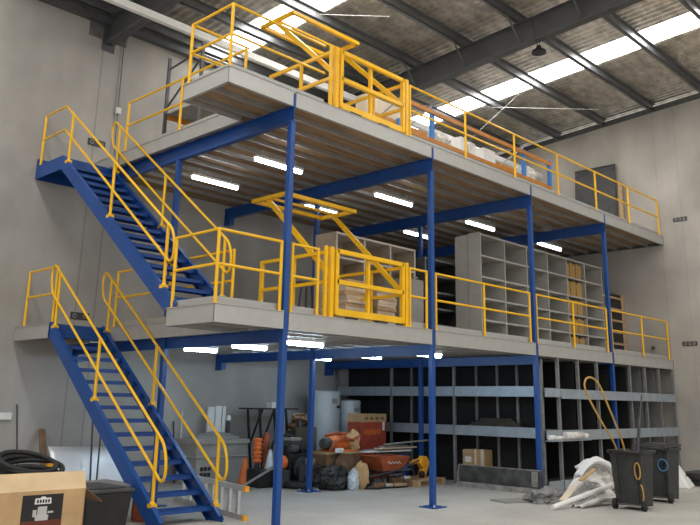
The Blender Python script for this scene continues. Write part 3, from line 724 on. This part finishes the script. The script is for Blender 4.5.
obj('canister_body', MB().lathe((0, 0, 0), [(.10, 0), (.12, .03), (.12, .26), (.06, .34)], 16), 'rust', t); obj('cap', MB().lathe((0, 0, .34), [(.035, 0), (.035, .05)], 10), 'dark', t)

# ------------------------------------------------------------------ behind the stair: ladder, tub, cone, stand
t = thing('aluminium_ladder', 'aluminium ladder lying on edge on the floor at the foot of the stair', 'ladder', (.12, .86, 0), math.radians(-13))
for z in (.035, .42):
    obj('stile', MB().box(-.03, .03, 0, 2.6, z - .035, z + .035), 'alu', t)
    obj('foot', MB().box(-.034, .034, -.05, .02, z - .038, z + .038), 'jack', t)
r0 = None
for k in range(8):
    if r0 is None: r0 = obj('rung', MB().box(-.02, .02, -.03, .03, .07, .385), 'alu', t); r0.location = (0, .22 + .3 * k, 0)
    else: share('rung', r0, t, (0, .22 + .3 * k, 0))
t = thing('grey_tub', 'large grey plastic tub with rim behind the ladder by the back wall', 'tub', (2.82, 5.35, 0))
obj('tub_body', MB().add([(-.58, -.32, 0), (.58, -.32, 0), (.58, .32, 0), (-.58, .32, 0), (-.63, -.36, .84), (.63, -.36, .84), (.63, .36, .84), (-.63, .36, .84)], [(0, 3, 2, 1), (4, 5, 6, 7), (0, 1, 5, 4), (1, 2, 6, 5), (2, 3, 7, 6), (3, 0, 4, 7)]), 'tub', t, .02)
obj('rim', MB().box(-.67, .67, -.40, .40, .78, .87).box(-.645, .645, -.375, .375, .52, .55), 'tub', t, .012)
for k in range(6): obj('slot', MB().box(-.50 + (k % 3) * .09, -.44 + (k % 3) * .09, -.352, -.33, .17 + (k // 3) * .11, .24 + (k // 3) * .11), 'black', t)
single('upturned_lid', MB().lathe((2.85, 5.35, .87), [(.62, 0), (.60, .04), (.34, .11), (.08, .14), (.0, .14)], 20, Matrix.Translation((2.85, 5.35, 0)) @ Matrix.Diagonal((1, .55, 1, 1)) @ Matrix.Translation((-2.85, -5.35, 0))), 'tub', 'grey domed lid lying on top of the large grey tub', 'lid')
for k, (x0, x1, z, lab) in enumerate(((3.02, 3.18, 1.5, 'white upright panel behind the grey tub, widest of three'), (3.22, 3.37, 1.52, 'white upright panel behind the grey tub, middle of three'), (3.40, 3.48, 1.51, 'narrow white upright panel behind the grey tub, nearest the tall stand'))):
    single('white_board', MB().box(x0, x1, 5.82, 5.86, 0, z), 'white', lab, 'panel')
t = thing('spray_bottle', 'white topped bottle on the domed lid beside the white panels', 'bottle', (3.15, 5.28, .985))
obj('bottle_body', MB().lathe((0, 0, 0), [(.04, 0), (.045, .02), (.045, .2), (.02, .25)], 12), 'dark', t); obj('cap', MB().lathe((0, 0, .25), [(.05, 0), (.055, .05), (.03, .1)], 12), 'white', t)
for a, b, lab in (((2.35, 5.8, 0), (2.5, WB - .03, 1.4), 'pale pole leaning on the back wall left of the grey tub, the taller'), ((2.2, 5.7, 0), (2.3, WB - .03, 1.2), 'dark pole leaning on the back wall left of the grey tub, the shorter')):
    single('leaning_pole', MB().tube([a, b], .018, 6), 'alu' if 'pale' in lab else 'dark', lab, 'pole')
t = thing('traffic_cone', 'orange traffic cone standing at the right end of the grey tub', 'cone', (3.02, 4.5, 0))
obj('cone_body', MB().lathe((0, 0, .04), [(.13, 0), (.03, .5), (.02, .5)], 18), 'orange', t); obj('base', MB().box(-.18, .18, -.18, .18, 0, .04), 'black', t)
t = thing('tall_stand', 'tall black folding stand with thin flat top by the back wall', 'stand', (4.35, 5.45, 0))
obj('table_top', MB().box(-.62, .70, -.25, .25, 1.46, 1.49), 'black', t)
for s in (-.2, .2):
    obj('leg', MB().bar((-.40, s, 1.46), (-.22, s, 0), .04), 'black', t); obj('brace', MB().bar((.02, s, 1.46), (-.31, s, .70), .035), 'black', t)
    obj('leg', MB().bar((.36, s, 1.46), (.56, s, 0), .04), 'black', t)
single('white_carton', MB().box(4.36, 4.62, 5.32, 5.5, 1.49, 1.62), 'white', 'small white carton on top of the tall black stand', 'carton')
t = thing('orange_jack', 'orange ribbed jack standing below the tall black stand', 'jack', (3.2, 4.35, 0))
obj('jack_base', MB().box(-.14, .14, -.12, .12, 0, .06).lathe((0, 0, .06), [(.05, 0), (.05, .40)], 12), 'black', t)
m = MB().lathe((0, 0, .44), [q for k in range(6) for q in ((.06, k * .08), (.10, k * .08 + .03), (.10, k * .08 + .05), (.06, k * .08 + .079))], 14)
obj('jack_body', m, 'orange', t); obj('handle', MB().tube([(0, 0, .92), (.05, .02, 1.0)], .02, 6), 'dark', t)
single('orange_jack_post', MB().lathe((3.85, 4.85, 0), [(.09, 0), (.08, .2), (.05, .5), (.07, .6), (.07, .92), (.03, 1.0)], 12), 'rust', 'rusty orange post beside the ribbed jack below the tall stand', 'post')
single('blue_white_funnel', MB().lathe((3.34, 4.12, .34), [(.11, 0), (.05, .26), (.03, .36)], 14), 'clear', 'pale blue plastic funnel sitting on dark parts just left of the nearest column', 'funnel')
single('dark_parts_bin', MB().box(2.98, 3.56, 3.98, 4.4, 0, .34) , 'black', 'low black parts bin under the pale blue funnel', 'bin', bevel=.03)
single('dark_block', MB().cbox((3.44, 3.84, .165), (.22, .2, .33), .2), 'dark', 'dark block on the floor under the orange float', 'block', bevel=.02)
single('grey_plank', MB().bar((2.55, 4.05, .03), (3.22, 3.62, .50), .12, .03), 'mid', 'grey plank leaning from the floor beside the traffic cone', 'plank')

# ------------------------------------------------------------------ junk pile
t = thing('engine_block', 'greasy black engine on the floor between two blue columns', 'engine', (3.95, 4.1, 0))
obj('block', MB().box(-.32, .30, -.25, .25, .12, .62).box(-.26, .24, -.30, -.25, .2, .5).cyl((-.1, 0, .62), .14, .14).box(.05, .26, -.18, .18, .62, .72), 'black', t, .02)
obj('flywheel', MB().lathe((0, 0, 0), [(.05, 0), (.24, .0), (.24, .05), (.05, .06)], 22, Matrix.Translation((-.05, -.31, .33)) @ Matrix.Rotation(PI / 2, 4, 'X')), 'blackr', t)
obj('air_filter', MB().lathe((-.18, -.2, .66), [(.10, 0), (.12, .04), (.12, .10), (.05, .13)], 14), 'dark', t)
obj('sump', MB().box(-.28, .26, -.22, .22, 0, .12), 'dark', t)
obj('exhaust', MB().tube([(.3, -.1, .5), (.42, -.12, .5), (.44, -.12, .2), (.36, -.2, .06)], .035, 8), 'steel', t)
t = thing('grey_case', 'grey lidded case resting on top of the black engine', 'case', (3.84, 4.05, .765), .1)
obj('case_body', MB().box(-.15, .15, -.13, .13, 0, .10), 'dark', t, .015); obj('lid', MB().box(-.16, .16, -.14, .14, .10, .16), 'mid', t, .015)
single('orange_float', MB().blob((3.46, 3.86, .47), (.10, .10, .13), 1, .05, 1, 3, False), 'orange', 'round orange float on a dark block just right of the nearest column', 'float')
m = MB()
for k in range(3): m.torus((3.62, 3.55, .07 + .0 * k), .24 - .05 * k, .055, 26, 8)
single('inner_tube', m, 'blackr', 'black rubber inner tubes nested flat in front of the black engine', 'tube')
single('olive_panel', MB().cbox((4.42, 4.25, .56), (.10, .5, 1.12), .1), 'olive', 'tall olive board standing behind the column in the junk pile', 'board')
t = thing('drum', 'dark steel drum behind the black engine', 'drum', (4.75, 4.85, 0))
obj('drum_body', MB().lathe((0, 0, 0), [(.27, 0), (.285, .02), (.27, .04), (.27, .34), (.285, .36), (.27, .38), (.27, .68), (.285, .70), (.27, .72), (.27, 1.0), (.285, 1.02)], 22), 'dark', t)
m = MB()
for k in range(6): m.torus((4.72 + .04 * math.sin(k * 2), 4.8 + .04 * math.cos(k * 3), 1.06 + .055 * k), .20 - .012 * k, .03, 22, 7, Matrix.Rotation(.25 * math.sin(k * 1.7), 4, 'X') @ Matrix.Rotation(.3 * math.cos(k * 2.1), 4, 'Y'))
single('brown_hose_coil', m, 'woodd', 'tangled brown hose coiled on top of the dark drum', 'hose')
single('black_coupling', MB().lathe((4.58, 4.64, 1.03), [(.07, 0), (.09, .04), (.09, .12), (.05, .16), (.05, .26)], 12), 'black', 'black pipe coupling on the drum beside the brown hose', 'fitting')
def tank(x, y, r, h, lab):
    t = thing('water_tank', lab, 'tank', (x, y, 0), 0, 'pale grey water tanks')
    obj('tank_body', MB().lathe((0, 0, 0), [(r * .96, 0), (r, .03), (r, h - .05), (r * .97, h - .03)], 28), 'tank', t)
    obj('lid', MB().lathe((0, 0, h - .05), [(r * 1.03, 0), (r * 1.03, .05), (r * .9, .08), (0, .10)], 28), 'tank', t)
    obj('valve', MB().tube([(.2 * r, -r * .95, h * .82), (.2 * r, -r * 1.15, h * .82)], .03, 8), 'black', t)
    obj('name_plate', MB().box(-.10, .06, -r - .003, -r + .01, h * .86, h * .92), 'mid', t)
tank(5.85, 5.2, .38, 1.87, 'large pale grey cylindrical water tank by the back wall, the taller')
tank(6.45, 4.93, .25, 1.66, 'slimmer pale grey water tank beside the red carton, the shorter')
t = thing('red_carton', 'big red printed carton with tan top band in front of the water tanks', 'carton', (6.24, 3.95, .0))
obj('carton_body', MB().box(-.40, .40, 0, .45, 0, 1.22), 'redbox', t); obj('top_band', MB().box(-.403, .403, -.003, .453, 1.22, 1.40), 'card', t)
for k in range(4): obj('dark_print', MB().box(-.33 + k * .18, -.23 + k * .18, -.007, -.003, 1.27, 1.33), 'cardd', t)
obj('white_label', MB().box(.27, .34, -.006, .0, 1.04, 1.22), 'white', t)
for k in range(8):
    x = -.34 + k * .07; obj('print_letter', MB().box(x, x + .045, -.006, 0, .95 + .01 * math.sin(k * 2.3), 1.06 + .01 * math.cos(k * 1.9)), 'orange', t)
# crate that carries the orange pump
t = thing('bench_crate', 'low dark timber crate under the orange pump', 'crate', (4.66, 3.55, 0))
obj('crate_side', MB().box(-.55, .55, -.25, -.22, 0, .62), 'woodd', t); obj('crate_side', MB().box(-.55, .55, .22, .25, 0, .62), 'woodd', t); obj('crate_top', MB().box(-.58, .58, -.28, .28, .62, .66), 'wood', t)
obj('crate_end', MB().box(-.55, -.52, -.22, .22, 0, .62), 'woodd', t); obj('crate_end', MB().box(.52, .55, -.22, .22, 0, .62), 'woodd', t)
t = thing('orange_pump', 'orange pump with hoses lying on the dark crate below the water tanks', 'pump', (4.68, 3.52, .66))
obj('pump_body', MB().lathe((0, 0, 0), [(.05, -.32), (.13, -.28), (.15, -.1), (.15, .12), (.10, .22), (.06, .34)], 16, Matrix.Translation((0, 0, .17)) @ Matrix.Rotation(PI / 2, 4, 'Y')), 'orange', t)
obj('skid', MB().bar((-.42, -.14, .02), (.42, -.14, .02), .04).bar((-.42, .14, .02), (.42, .14, .02), .04), 'orange', t)
obj('hose', MB().tube([(-.45, -.2, .02), (-.35, -.22, .2), (-.1, -.22, .28), (.2, -.2, .22), (.45, -.15, .30)], .035, 8).tube([(-.3, .1, .3), (0, .1, .36), (.3, .05, .33), (.46, 0, .1)], .03, 8), 'rust', t)
obj('motor', MB().lathe((0, 0, 0), [(.10, 0), (.11, .03), (.11, .2), (.06, .22)], 14, Matrix.Translation((-.48, 0, .16)) @ Matrix.Rotation(PI / 2, 4, 'Y')), 'dark', t)
bag(4.02, 2.98, 0, (.42, .24, .24), 11, 'heap of black plastic sheeting at the foot of the dark crate', 'black', 'plastic_heap', 'heap')
bag(4.80, 3.02, .0, (.34, .2, .20), 12, 'low black rubber sheeting under the wheelbarrow handles', 'blackr', 'rubber_heap', 'heap')
single('paper_sack', crumple((4.50, 2.72, .25), (.17, .14, .27), 21, 3), 'card', 'crumpled tan paper sack on the black sheeting in front of the orange pump', 'sack')
single('paper_sack', crumple((5.02, 3.46, .86), (.17, .14, .22), 24, 3), 'card', 'crumpled pale paper sack on the right end of the dark crate below the red carton', 'sack')
bag(4.22, 2.66, .10 - .1, (.12, .11, .20), 15, 'small clear pale blue plastic bag beside the tan paper sack', 'clear')
t = thing('wheelbarrow', 'rusty orange wheelbarrow with pale scrawl on its tray in the junk pile', 'wheelbarrow', (5.30, 2.78, 0))
m = MB(); v = [(-.30, -.20, .32), (.30, -.20, .32), (.30, .20, .32), (-.30, .20, .32), (-.50, -.30, .60), (.44, -.30, .58), (.44, .30, .58), (-.50, .30, .60)]
m.add(v, [(0, 3, 2, 1), (0, 1, 5, 4), (1, 2, 6, 5), (2, 3, 7, 6), (3, 0, 4, 7)])
tr = obj('tray', m, 'rust', t); tr.modifiers.new('thick', 'SOLIDIFY').thickness = .012
pts = [(-.22 + .03 * k, -.262 - .02 * (k % 2), .47 + .025 * math.sin(k * 1.9)) for k in range(14)]
obj('scrawl', MB().tube(pts, .008, 5), 'white', tr)
for s in (-.22, .22):
    obj('handle', MB().tube([(-.6, s * .5, .22), (.1, s, .31), (.75, s * 1.2, .48)], .018, 8), 'dark', t); obj('leg', MB().tube([(.25, s, .33), (.34, s, .0)], .015, 6), 'dark', t)
obj('wheel', MB().torus((-.62, 0, .17), .13, .04, 22, 8, Matrix.Rotation(PI / 2, 4, 'X')), 'blackr', t)
# trestle and planks
t = thing('sawhorse', 'low grey metal sawhorse under the stack of planks', 'sawhorse', (5.95, 3.15, 0))
obj('top_bar', MB().box(-.55, .55, -.05, .05, .58, .64), 'steel', t)
for x in (-.48, .48):
    for s in (-.22, .22): obj('leg', MB().bar((x, 0, .58), (x + (.06 if x > 0 else -.06), s, .0), .035), 'steel', t)
obj('shelf_bar', MB().box(-.5, .5, -.10, .10, .24, .27), 'mid', t)
for k, (x0, x1, y, z, ma, lab) in enumerate(((5.0, 6.35, 3.10, .642, 'white', 'white plank lowest in the stack on the sawhorse'), (5.15, 6.50, 3.18, .672, 'mid', 'grey plank second in the stack on the sawhorse'), (5.35, 6.60, 3.08, .702, 'woodp', 'pale timber plank third in the stack on the sawhorse'), (5.55, 6.45, 3.16, .732, 'alu', 'metal plank topmost in the stack on the sawhorse'))):
    single('plank', MB().cbox(((x0 + x1) / 2, y, z + .013), (x1 - x0, .16, .026), .06 * (k - 1.5)), ma, lab, 'plank', 'planks stacked on the sawhorse')
single('long_pipe', MB().tube([(5.55, 3.05, .79), (7.0 - .15, 2.9, .86)], .02, 8), 'mid', 'long grey pipe poking out to the right above the plank stack', 'pipe')
bag(6.36, 3.22, 0, (.15, .12, .34), 17, 'blue plastic bag under the right end of the planks', 'bluep')
t = thing('wooden_pallet', 'small timber pallet on the floor under the yellow floor crane', 'pallet', (6.14, 2.62, 0), .05)
for k in range(5): obj('deck_board', MB().box(-.50, .50, -.36 + k * .16, -.26 + k * .16, .11, .13), 'wood', t)
for k in range(3): obj('bearer', MB().box(-.48 + k * .43, -.38 + k * .43, -.36, .38, 0, .11), 'wood', t)
t = thing('floor_crane', 'yellow orange floor crane head standing on the timber pallet', 'crane', (6.32, 2.62, .13))
obj('crane_body', MB().prism([(-.14, 0), (.02, 0), (.10, .16), (.16, .30), (.08, .42), (-.06, .44), (-.16, .28), (-.06, .18)], -.06, .06, Matrix.Rotation(PI / 2, 4, 'X')), 'jack', t, .02)
obj('crane_arm', MB().bar((-.04, 0, .36), (-.40, .02, .30), .07), 'jack', t)
obj('claw', MB().tube([(.12, 0, .22), (.26, -.02, .24), (.30, -.03, .10), (.27, -.03, .02)], .03, 8), 'jack', t)
obj('wheel', MB().lathe((0, 0, 0), [(.02, -.03), (.07, -.03), (.07, .03), (.02, .03)], 16, Matrix.Translation((-.16, -.1, .072)) @ Matrix.Rotation(PI / 2, 4, 'X')), 'blackr', t)
t = thing('timber_block', 'short brown timber block on the floor left of the timber pallet', 'timber', (5.80, 2.45, 0))
obj('block', MB().box(-.20, .16, -.08, .10, 0, .14), 'woodd', t); 
single('white_offcut', MB().cbox((5.75, 2.62, .03 + .13), (.22, .12, .04), .3), 'white', 'white offcut lying on the brown timber block', 'offcut')
t = thing('welded_stand', 'welded grey steel stand on the floor between wheelbarrow and timber pallet', 'stand', (5.72, 2.85, 0))
obj('frame_rail', MB().bar((-.25, 0, .40), (.22, 0, .38), .035).bar((-.25, 0, .2), (.22, 0, .2), .03), 'alu', t)
for x in (-.22, -.02, .18): obj('leg', MB().bar((x, 0, .40), (x + .03, .05, 0), .03), 'steel', t)

for k, (c, d, rz, ma, nm, lab, cat) in enumerate((
    ((4.35, 3.18, .70), (.30, .10, .08), .5, 'white', 'pipe_offcut', 'short white pipe offcut lying on the left end of the dark crate', 'pipe'),
    ((3.92, 3.60, .22), (.34, .26, .44), .3, 'dark', 'battery_case', 'dark battery case standing just right of the rear column base', 'case'),
    ((3.86, 3.50, .50), (.20, .16, .10), .6, 'mid', 'small_motor', 'small grey motor on top of the dark battery case', 'motor'),
    ((4.95, 2.62, .05), (.42, .07, .09), .2, 'woodd', 'timber_offcut', 'short dark timber offcut on the floor under the wheelbarrow tray', 'timber'),
    ((5.42, 2.50, .04), (.30, .09, .07), -.4, 'wood', 'timber_offcut', 'short tan timber offcut on the floor in front of the wheelbarrow legs', 'timber'),
    ((5.15, 2.55, .04), (.16, .14, .08), .8, 'alu', 'metal_bracket', 'shiny metal bracket on the floor in front of the wheelbarrow wheel', 'bracket'),
    ((6.70, 3.42, .12), (.30, .22, .24), .1, 'black', 'tool_case', 'black tool case behind the timber pallet', 'case'))):
    single(nm, MB().cbox(c, d, rz), ma, lab, cat, bevel=.012)
for k, (P, r, ma, lab) in enumerate((
    ([(3.7, 3.5, .16), (3.95, 3.3, .42), (4.15, 3.2, .35), (4.3, 3.2, .6), (4.5, 3.22, .69)], .022, 'blackr', 'black hose trailing up onto the left end of the dark crate'),
    ([(4.3, 3.2, .02), (4.6, 2.5, .02), (4.9, 2.45, .02), (5.2, 2.38, .02), (5.5, 2.36, .02)], .018, 'blackr', 'black cable lying along the front edge of the junk pile'),
    ([(3.5, 4.3, .36), (3.6, 4.35, .8), (3.8, 4.3, .95), (4.0, 4.2, .92), (4.25, 4.2, .7)], .028, 'blackr', 'black hose arching over the black engine'))):
    single('loose_hose', MB().tube(smooth(P), r, 7), ma, lab, 'hose')
# ------------------------------------------------------------------ right hand floor things
t = thing('steel_trough', 'long scuffed grey steel trough lying at the foot of the left ground rack', 'trough', (6.56, 0, 0), math.radians(-2))
m = MB().box(-.02, .0, -.08, 1.88, .05, .42).box(-.09, .0, -.08, 1.88, .03, .05)
obj('web', m, 'trough', t); obj('lip', MB().box(-.10, -.08, -.08, 1.88, .0, .10).box(-.02, .03, -.08, 1.88, .41, .43), 'scuff', t)
obj('end_plate', MB().prism([(-.10, 0), (.02, 0), (.02, .43), (-.02, .43), (-.06, .30)], -.10, -.08, Matrix(((1, 0, 0, 0), (0, 0, 1, 0), (0, 1, 0, 0), (0, 0, 0, 1)))), 'trough', t)
obj('end_plate', MB().prism([(-.10, 0), (.02, 0), (.02, .43), (-.02, .43), (-.06, .30)], 1.88, 1.90, Matrix(((1, 0, 0, 0), (0, 0, 1, 0), (0, 1, 0, 0), (0, 0, 0, 1)))), 'scuff', t)
obj('patch', MB().box(-.026, -.02, -.02, .12, .12, .40), 'scuff', t)
t = thing('wooden_crate', 'brown timber crate with white label inside the left ground rack', 'crate', (7.12, 1.60, 0))
obj('crate_body', MB().box(0, .30, 0, .55, 0, .70), 'card', t)
obj('corner_post', MB().box(-.02, 0, .0, .08, 0, .72).box(-.02, 0, .20, .24, 0, .72), 'cardp', t)
obj('slat', MB().box(-.012, 0, .26, .55, .55, .68).box(-.012, 0, .26, .55, .38, .52), 'wood', t); obj('label', MB().box(-.02, -.012, .33, .48, .44, .56), 'white', t)
m = MB()
for k in range(4): m.torus((7.24, 1.42 - .02 * k, 1.151 + .034 + .05 * k), .17 - .025 * k, .034, 40, 7, None, 3.9)
single('cable_coil', m, 'cablem', 'flat coil of dark cable on the lower shelf of the left ground rack', 'cable')
for k, (x0, x1, r, ma, lab) in enumerate(((6.87, 7.08, .05, 'white', 'short white roll at the left end of the rack ledge, beside the corner column'), (7.11, 7.46, .042, 'plast', 'thin white roll between two other rolls on the rack ledge'), (7.50, 8.20, .077, 'plast', 'thick grey white roll of plastic on the rack ledge'), (8.22, 8.40, .06, 'white', 'short white roll at the right end of the row on the rack ledge'))):
    m = MB(); M4 = Matrix.Translation((x0, -.11, .975 + r)) @ Matrix.Rotation(PI / 2, 4, 'Y')
    m.lathe((0, 0, 0), [(r * .35, 0), (r, 0), (r, x1 - x0), (r * .35, x1 - x0), (r * .35, .02)], 14, M4)
    single('sheeting_roll', m, ma, lab, 'roll', 'white rolls on the rack ledge')
single('blue_tray', MB().box(13.0, 13.42, .13, .6, 1.951, 1.99), 'bluep', 'flat blue tray on the top shelf of the last bay by the right wall', 'tray')
# white sheeting heap with pipe
def drape(P, W, seed):                         # a folded strip of sheeting that follows the path P
    pts = smooth(P, 6); m = MB(); v = []; f = []; k = 6
    for i, p in enumerate(pts):
        t = (pts[min(i + 1, len(pts) - 1)] - pts[max(i - 1, 0)]).normalized(); x = t.cross(Vector((0, 0, 1)))
        x = x.normalized() if x.length > 1e-3 else Vector((0, 1, 0)); u = x.cross(t)
        for j in range(k + 1):
            a = j / k - .5; q = p + x * (W * a * (1 + .25 * noise.noise(p * 3 + Vector((seed, 0, 0))))) + u * (.05 * math.cos(a * 14 + seed) + .04 * noise.noise(p * 5 + Vector((a * 4, seed, 0))))
            v.append((q.x, q.y, max(.006, q.z)))
    for i in range(len(pts) - 1):
        for j in range(k): f.append((i * (k + 1) + j, (i + 1) * (k + 1) + j, (i + 1) * (k + 1) + j + 1, i * (k + 1) + j + 1))
    return m.add(v, f, None, True)
t = thing('plastic_sheet_heap', 'crumpled heap of white plastic sheeting on the floor beside the bins', 'heap', (0, 0, 0))
obj('sheeting', crumple((6.88, -1.08, .20), (.36, .34, .40), 3), 'plast', t)
for k, (P, W) in enumerate((([(6.35, -1.0, .40), (6.62, -1.15, .64), (6.85, -1.38, .50), (6.85, -1.55, .22), (6.75, -1.7, .02)], .26), ([(6.7, -.8, .5), (7.0, -1.0, .66), (7.2, -1.3, .45), (7.15, -1.5, .08)], .24), ([(5.95, -1.0, .2), (6.3, -1.1, .38), (6.5, -1.35, .30), (6.5, -1.6, .03)], .2), ([(5.2, -1.55, .02), (5.7, -1.6, .07), (6.3, -1.72, .10), (6.9, -1.75, .02)], .22))):
    o = obj('loose_fold', drape(P, W, k * 1.7), 'white' if k < 2 else 'plast', t); o.modifiers.new('thick', 'SOLIDIFY').thickness = .012
single('grey_sheet_heap', crumple((5.62, -.75, .06), (.50, .32, .17), 8, 4), 'tarp', 'low heap of dark grey sheeting left of the white plastic heap', 'heap')
for k, (a, b, w, lab) in enumerate((((5.45, -1.14, .06), (5.85, -1.14, .26), .14, 'torn tan cardboard strip leaning on the grey sheeting heap, the lower'), ((6.0, -1.2, .36), (6.35, -1.3, .55), .10, 'torn tan cardboard strip leaning on the white sheeting heap, the higher'))):
    single('cardboard_strip', MB().bar(a, b, w, .02), 'card' if k else 'cardp', lab, 'cardboard')
single('grey_board', MB().cbox((5.35, -.42, .014), (1.1, .45, .025), -.35), 'mid', 'flat grey board on the floor left of the white sheeting heap', 'board')
single('white_pipe', MB().tube([(4.62, -1.42, .045), (6.3, -1.50 - .12, .30)], .04, 12), 'white', 'white plastic pipe lying in front of the white sheeting heap', 'pipe')
def wheelie(x, y, rz, lab):
    t = thing('wheelie_bin', lab, 'bin', (x, y, 0), rz, 'black wheelie bins')
    v = [(-.24, -.22, .07), (.20, -.22, .04), (.20, .22, .04), (-.24, .22, .07), (-.33, -.265, .92), (.27, -.265, .92), (.27, .265, .92), (-.33, .265, .92)]
    m = MB().add(v, [(0, 3, 2, 1), (0, 1, 5, 4), (1, 2, 6, 5), (2, 3, 7, 6), (3, 0, 4, 7)])
    b = obj('bin_body', m, 'bin', t); b.modifiers.new('thick', 'SOLIDIFY').thickness = .012
    m = MB(); P = [(-.35, -.28), (.29, -.28), (.29, .28), (-.35, .28)]
    for a, c in zip(P, P[1:] + P[:1]): m.bar((*a, .91), (*c, .91), .05, .05)
    obj('rim', m, 'bin', t, .01)
    obj('handle', MB().tube([(-.36, -.22, .90), (-.44, -.22, .93), (-.44, .22, .93), (-.36, .22, .90)], .016, 8), 'bin', t)
    for s in (-.27, .27):
        obj('wheel', MB().lathe((0, 0, 0), [(.03, -.025), (.085, -.025), (.085, .025), (.03, .025)], 18, Matrix.Translation((-.25, s * .9, .085)) @ Matrix.Rotation(PI / 2, 4, 'X')), 'blackr', t)
    obj('axle', MB().tube([(-.25, -.22, .085), (-.25, .22, .085)], .012, 6), 'steel', t)
    for s in (-.15, .15): obj('rib', MB().bar((-.257, s, .12), (-.337, s * 1.1, .88), .03, .02), 'bin', t)
    return t
b1 = wheelie(5.92, -2.22, math.radians(4), 'open black wheelie bin with yellow marks, holding the yellow hose loop')
m = MB().torus((-.30, -.12, .62), .085, .014, 20, 6, Matrix.Rotation(PI / 2, 4, 'Y') @ Matrix.Rotation(0, 4, 'Z'), .5)
M4 = Matrix(((0, 0, 1, 0), (0, 1, 0, 0), (1, 0, 0, 0), (0, 0, 0, 1)))
mk = MB().tube([(-.318 + (.64 - z) * .094, -.19 + .045 * math.cos(a), z) for a, z in [(2 * PI * i / 18, .62 + .13 * math.sin(2 * PI * i / 18)) for i in range(18)]], .012, 6, closed=True)
mk.tube([(-.318 + (.64 - z) * .094, -.19 + .04 * math.cos(a) - .02, z) for a, z in [(PI * .6 + PI * .8 * i / 10, .27 + .15 * math.sin(PI * .6 + PI * .8 * i / 10)) for i in range(11)]], .012, 6)
obj('yellow_mark', mk, 'hose', b1)
b2 = wheelie(7.40, -2.06, math.radians(2), 'black wheelie bin with a blue painted ring, standing behind the open bin')
mk = MB().tube([(-.318 + (.64 - z) * .094, -.17 + .085 * math.cos(a), z) for a, z in [(2 * PI * i / 22, .64 + .10 * math.sin(2 * PI * i / 22)) for i in range(22)]], .013, 6, closed=True)
obj('blue_ring', mk, 'bluel', b2)
obj('lid', MB().cbox((-.02, 0, .965), (.70, .60, .03), 0, .03, -.04).cbox((-.02, 0, .985), (.5, .42, .03), 0, .03, -.04), 'bin', b2, .01)
# hose and stick in the open bin
ctl = [(x - .03, y + .06, z) for x, y, z in [(5.90, -2.12, .30), (5.75, -2.10, .95), (5.40, -2.06, 1.35), (5.08, -2.02, 1.72), (4.95, -2.0, 1.95), (5.02, -2.0, 2.08), (5.18, -2.02, 2.10), (5.36, -2.05, 2.0), (5.55, -2.08, 1.70), (5.78, -2.12, 1.30), (5.92, -2.16, .95), (6.0, -2.2, .30)]]
single('yellow_hose', MB().tube(smooth(ctl), .016, 8), 'hose', 'loop of yellow hose sticking up out of the open bin', 'hose')
single('dark_stick', MB().tube([(6.0, -2.28, .15), (6.04, -2.28, .98), (6.12, -2.28, 1.25), (6.34, -2.28, 1.85)], [.03, .028, .026, .012], 7), 'dark', 'dark stick standing in the open bin right of the yellow hose', 'stick')
t = thing('blower_fan', 'white floor blower with dark round inlet between the bins and the right wall', 'fan', (10.22, -1.15, 0), .2)
obj('shroud', MB().add([(-.36, -.36, .0), (.36, -.36, 0), (.36, .36, 0), (-.36, .36, 0), (-.22, -.06, .50), (.14, -.06, .50), (.14, .34, .62), (-.22, .34, .62)], [(0, 3, 2, 1), (4, 5, 6, 7), (0, 1, 5, 4), (1, 2, 6, 5), (2, 3, 7, 6), (3, 0, 4, 7)]), 'white', t, .03)
obj('inlet_ring', MB().torus((-.02, .14, .52), .22, .05, 26, 8, Matrix.Rotation(math.radians(70), 4, 'X')), 'mid', t)
obj('inlet', MB().lathe((0, 0, 0), [(.0, 0), (.2, 0), (.2, .05)], 22, Matrix.Translation((-.02, .14, .52)) @ Matrix.Rotation(math.radians(70), 4, 'X')), 'black', t)
obj('vent_slot', MB().box(.02, .10, -.245, -.235, .22, .26), 'black', t)
single('dark_tray', MB().add([(10.75, -1.75, .14), (11.5, -1.75, .14), (11.5, -1.2, .14), (10.75, -1.2, .14), (10.62, -1.84, .28), (11.6, -1.84, .28), (11.6, -1.1, .28), (10.62, -1.1, .28)], [(0, 3, 2, 1), (4, 5, 6, 7), (0, 1, 5, 4), (1, 2, 6, 5), (2, 3, 7, 6), (3, 0, 4, 7)]).box(10.85, 11.4, -1.7, -1.25, 0, .14), 'dark', 'dark grey wheeled tray on the floor beside the white blower', 'tray', bevel=.01)

# ------------------------------------------------------------------ light
w = bpy.data.worlds.new('world'); S.world = w; w.use_nodes = True
bg = w.node_tree.nodes['Background']; bg.inputs[0].default_value = (1., .985, .95, 1); bg.inputs[1].default_value = .80

# ------------------------------------------------------------------ camera
yaw, pitch, roll = 0.811076811, 0.253682756, 0.0168208223
f = Vector((math.sin(yaw) * math.cos(pitch), math.cos(yaw) * math.cos(pitch), math.sin(pitch)))
r = Vector((math.cos(yaw), -math.sin(yaw), 0)); u = r.cross(f)
r2 = r * math.cos(roll) + u * math.sin(roll); u2 = u * math.cos(roll) - r * math.sin(roll)
cd = bpy.data.cameras.new('camera'); co = bpy.data.objects.new('camera', cd); C.objects.link(co)
m4 = Matrix((r2, u2, -f)).transposed().to_4x4(); m4.translation = (-7.31788012, -8.3194197, 1.61744225)
co.matrix_world = m4
cd.sensor_width = 36; cd.sensor_fit = 'HORIZONTAL'; cd.lens = 778.557125 * 36 / 700
cd.shift_x = -8.64465588 / 700; cd.shift_y = -60.7887244 / 700; cd.clip_end = 200
S.camera = co
S.view_settings.view_transform = 'Standard'; S.view_settings.look = 'None'; S.view_settings.gamma = 1; S.view_settings.exposure = 0.0
S.view_settings.use_curve_mapping = False
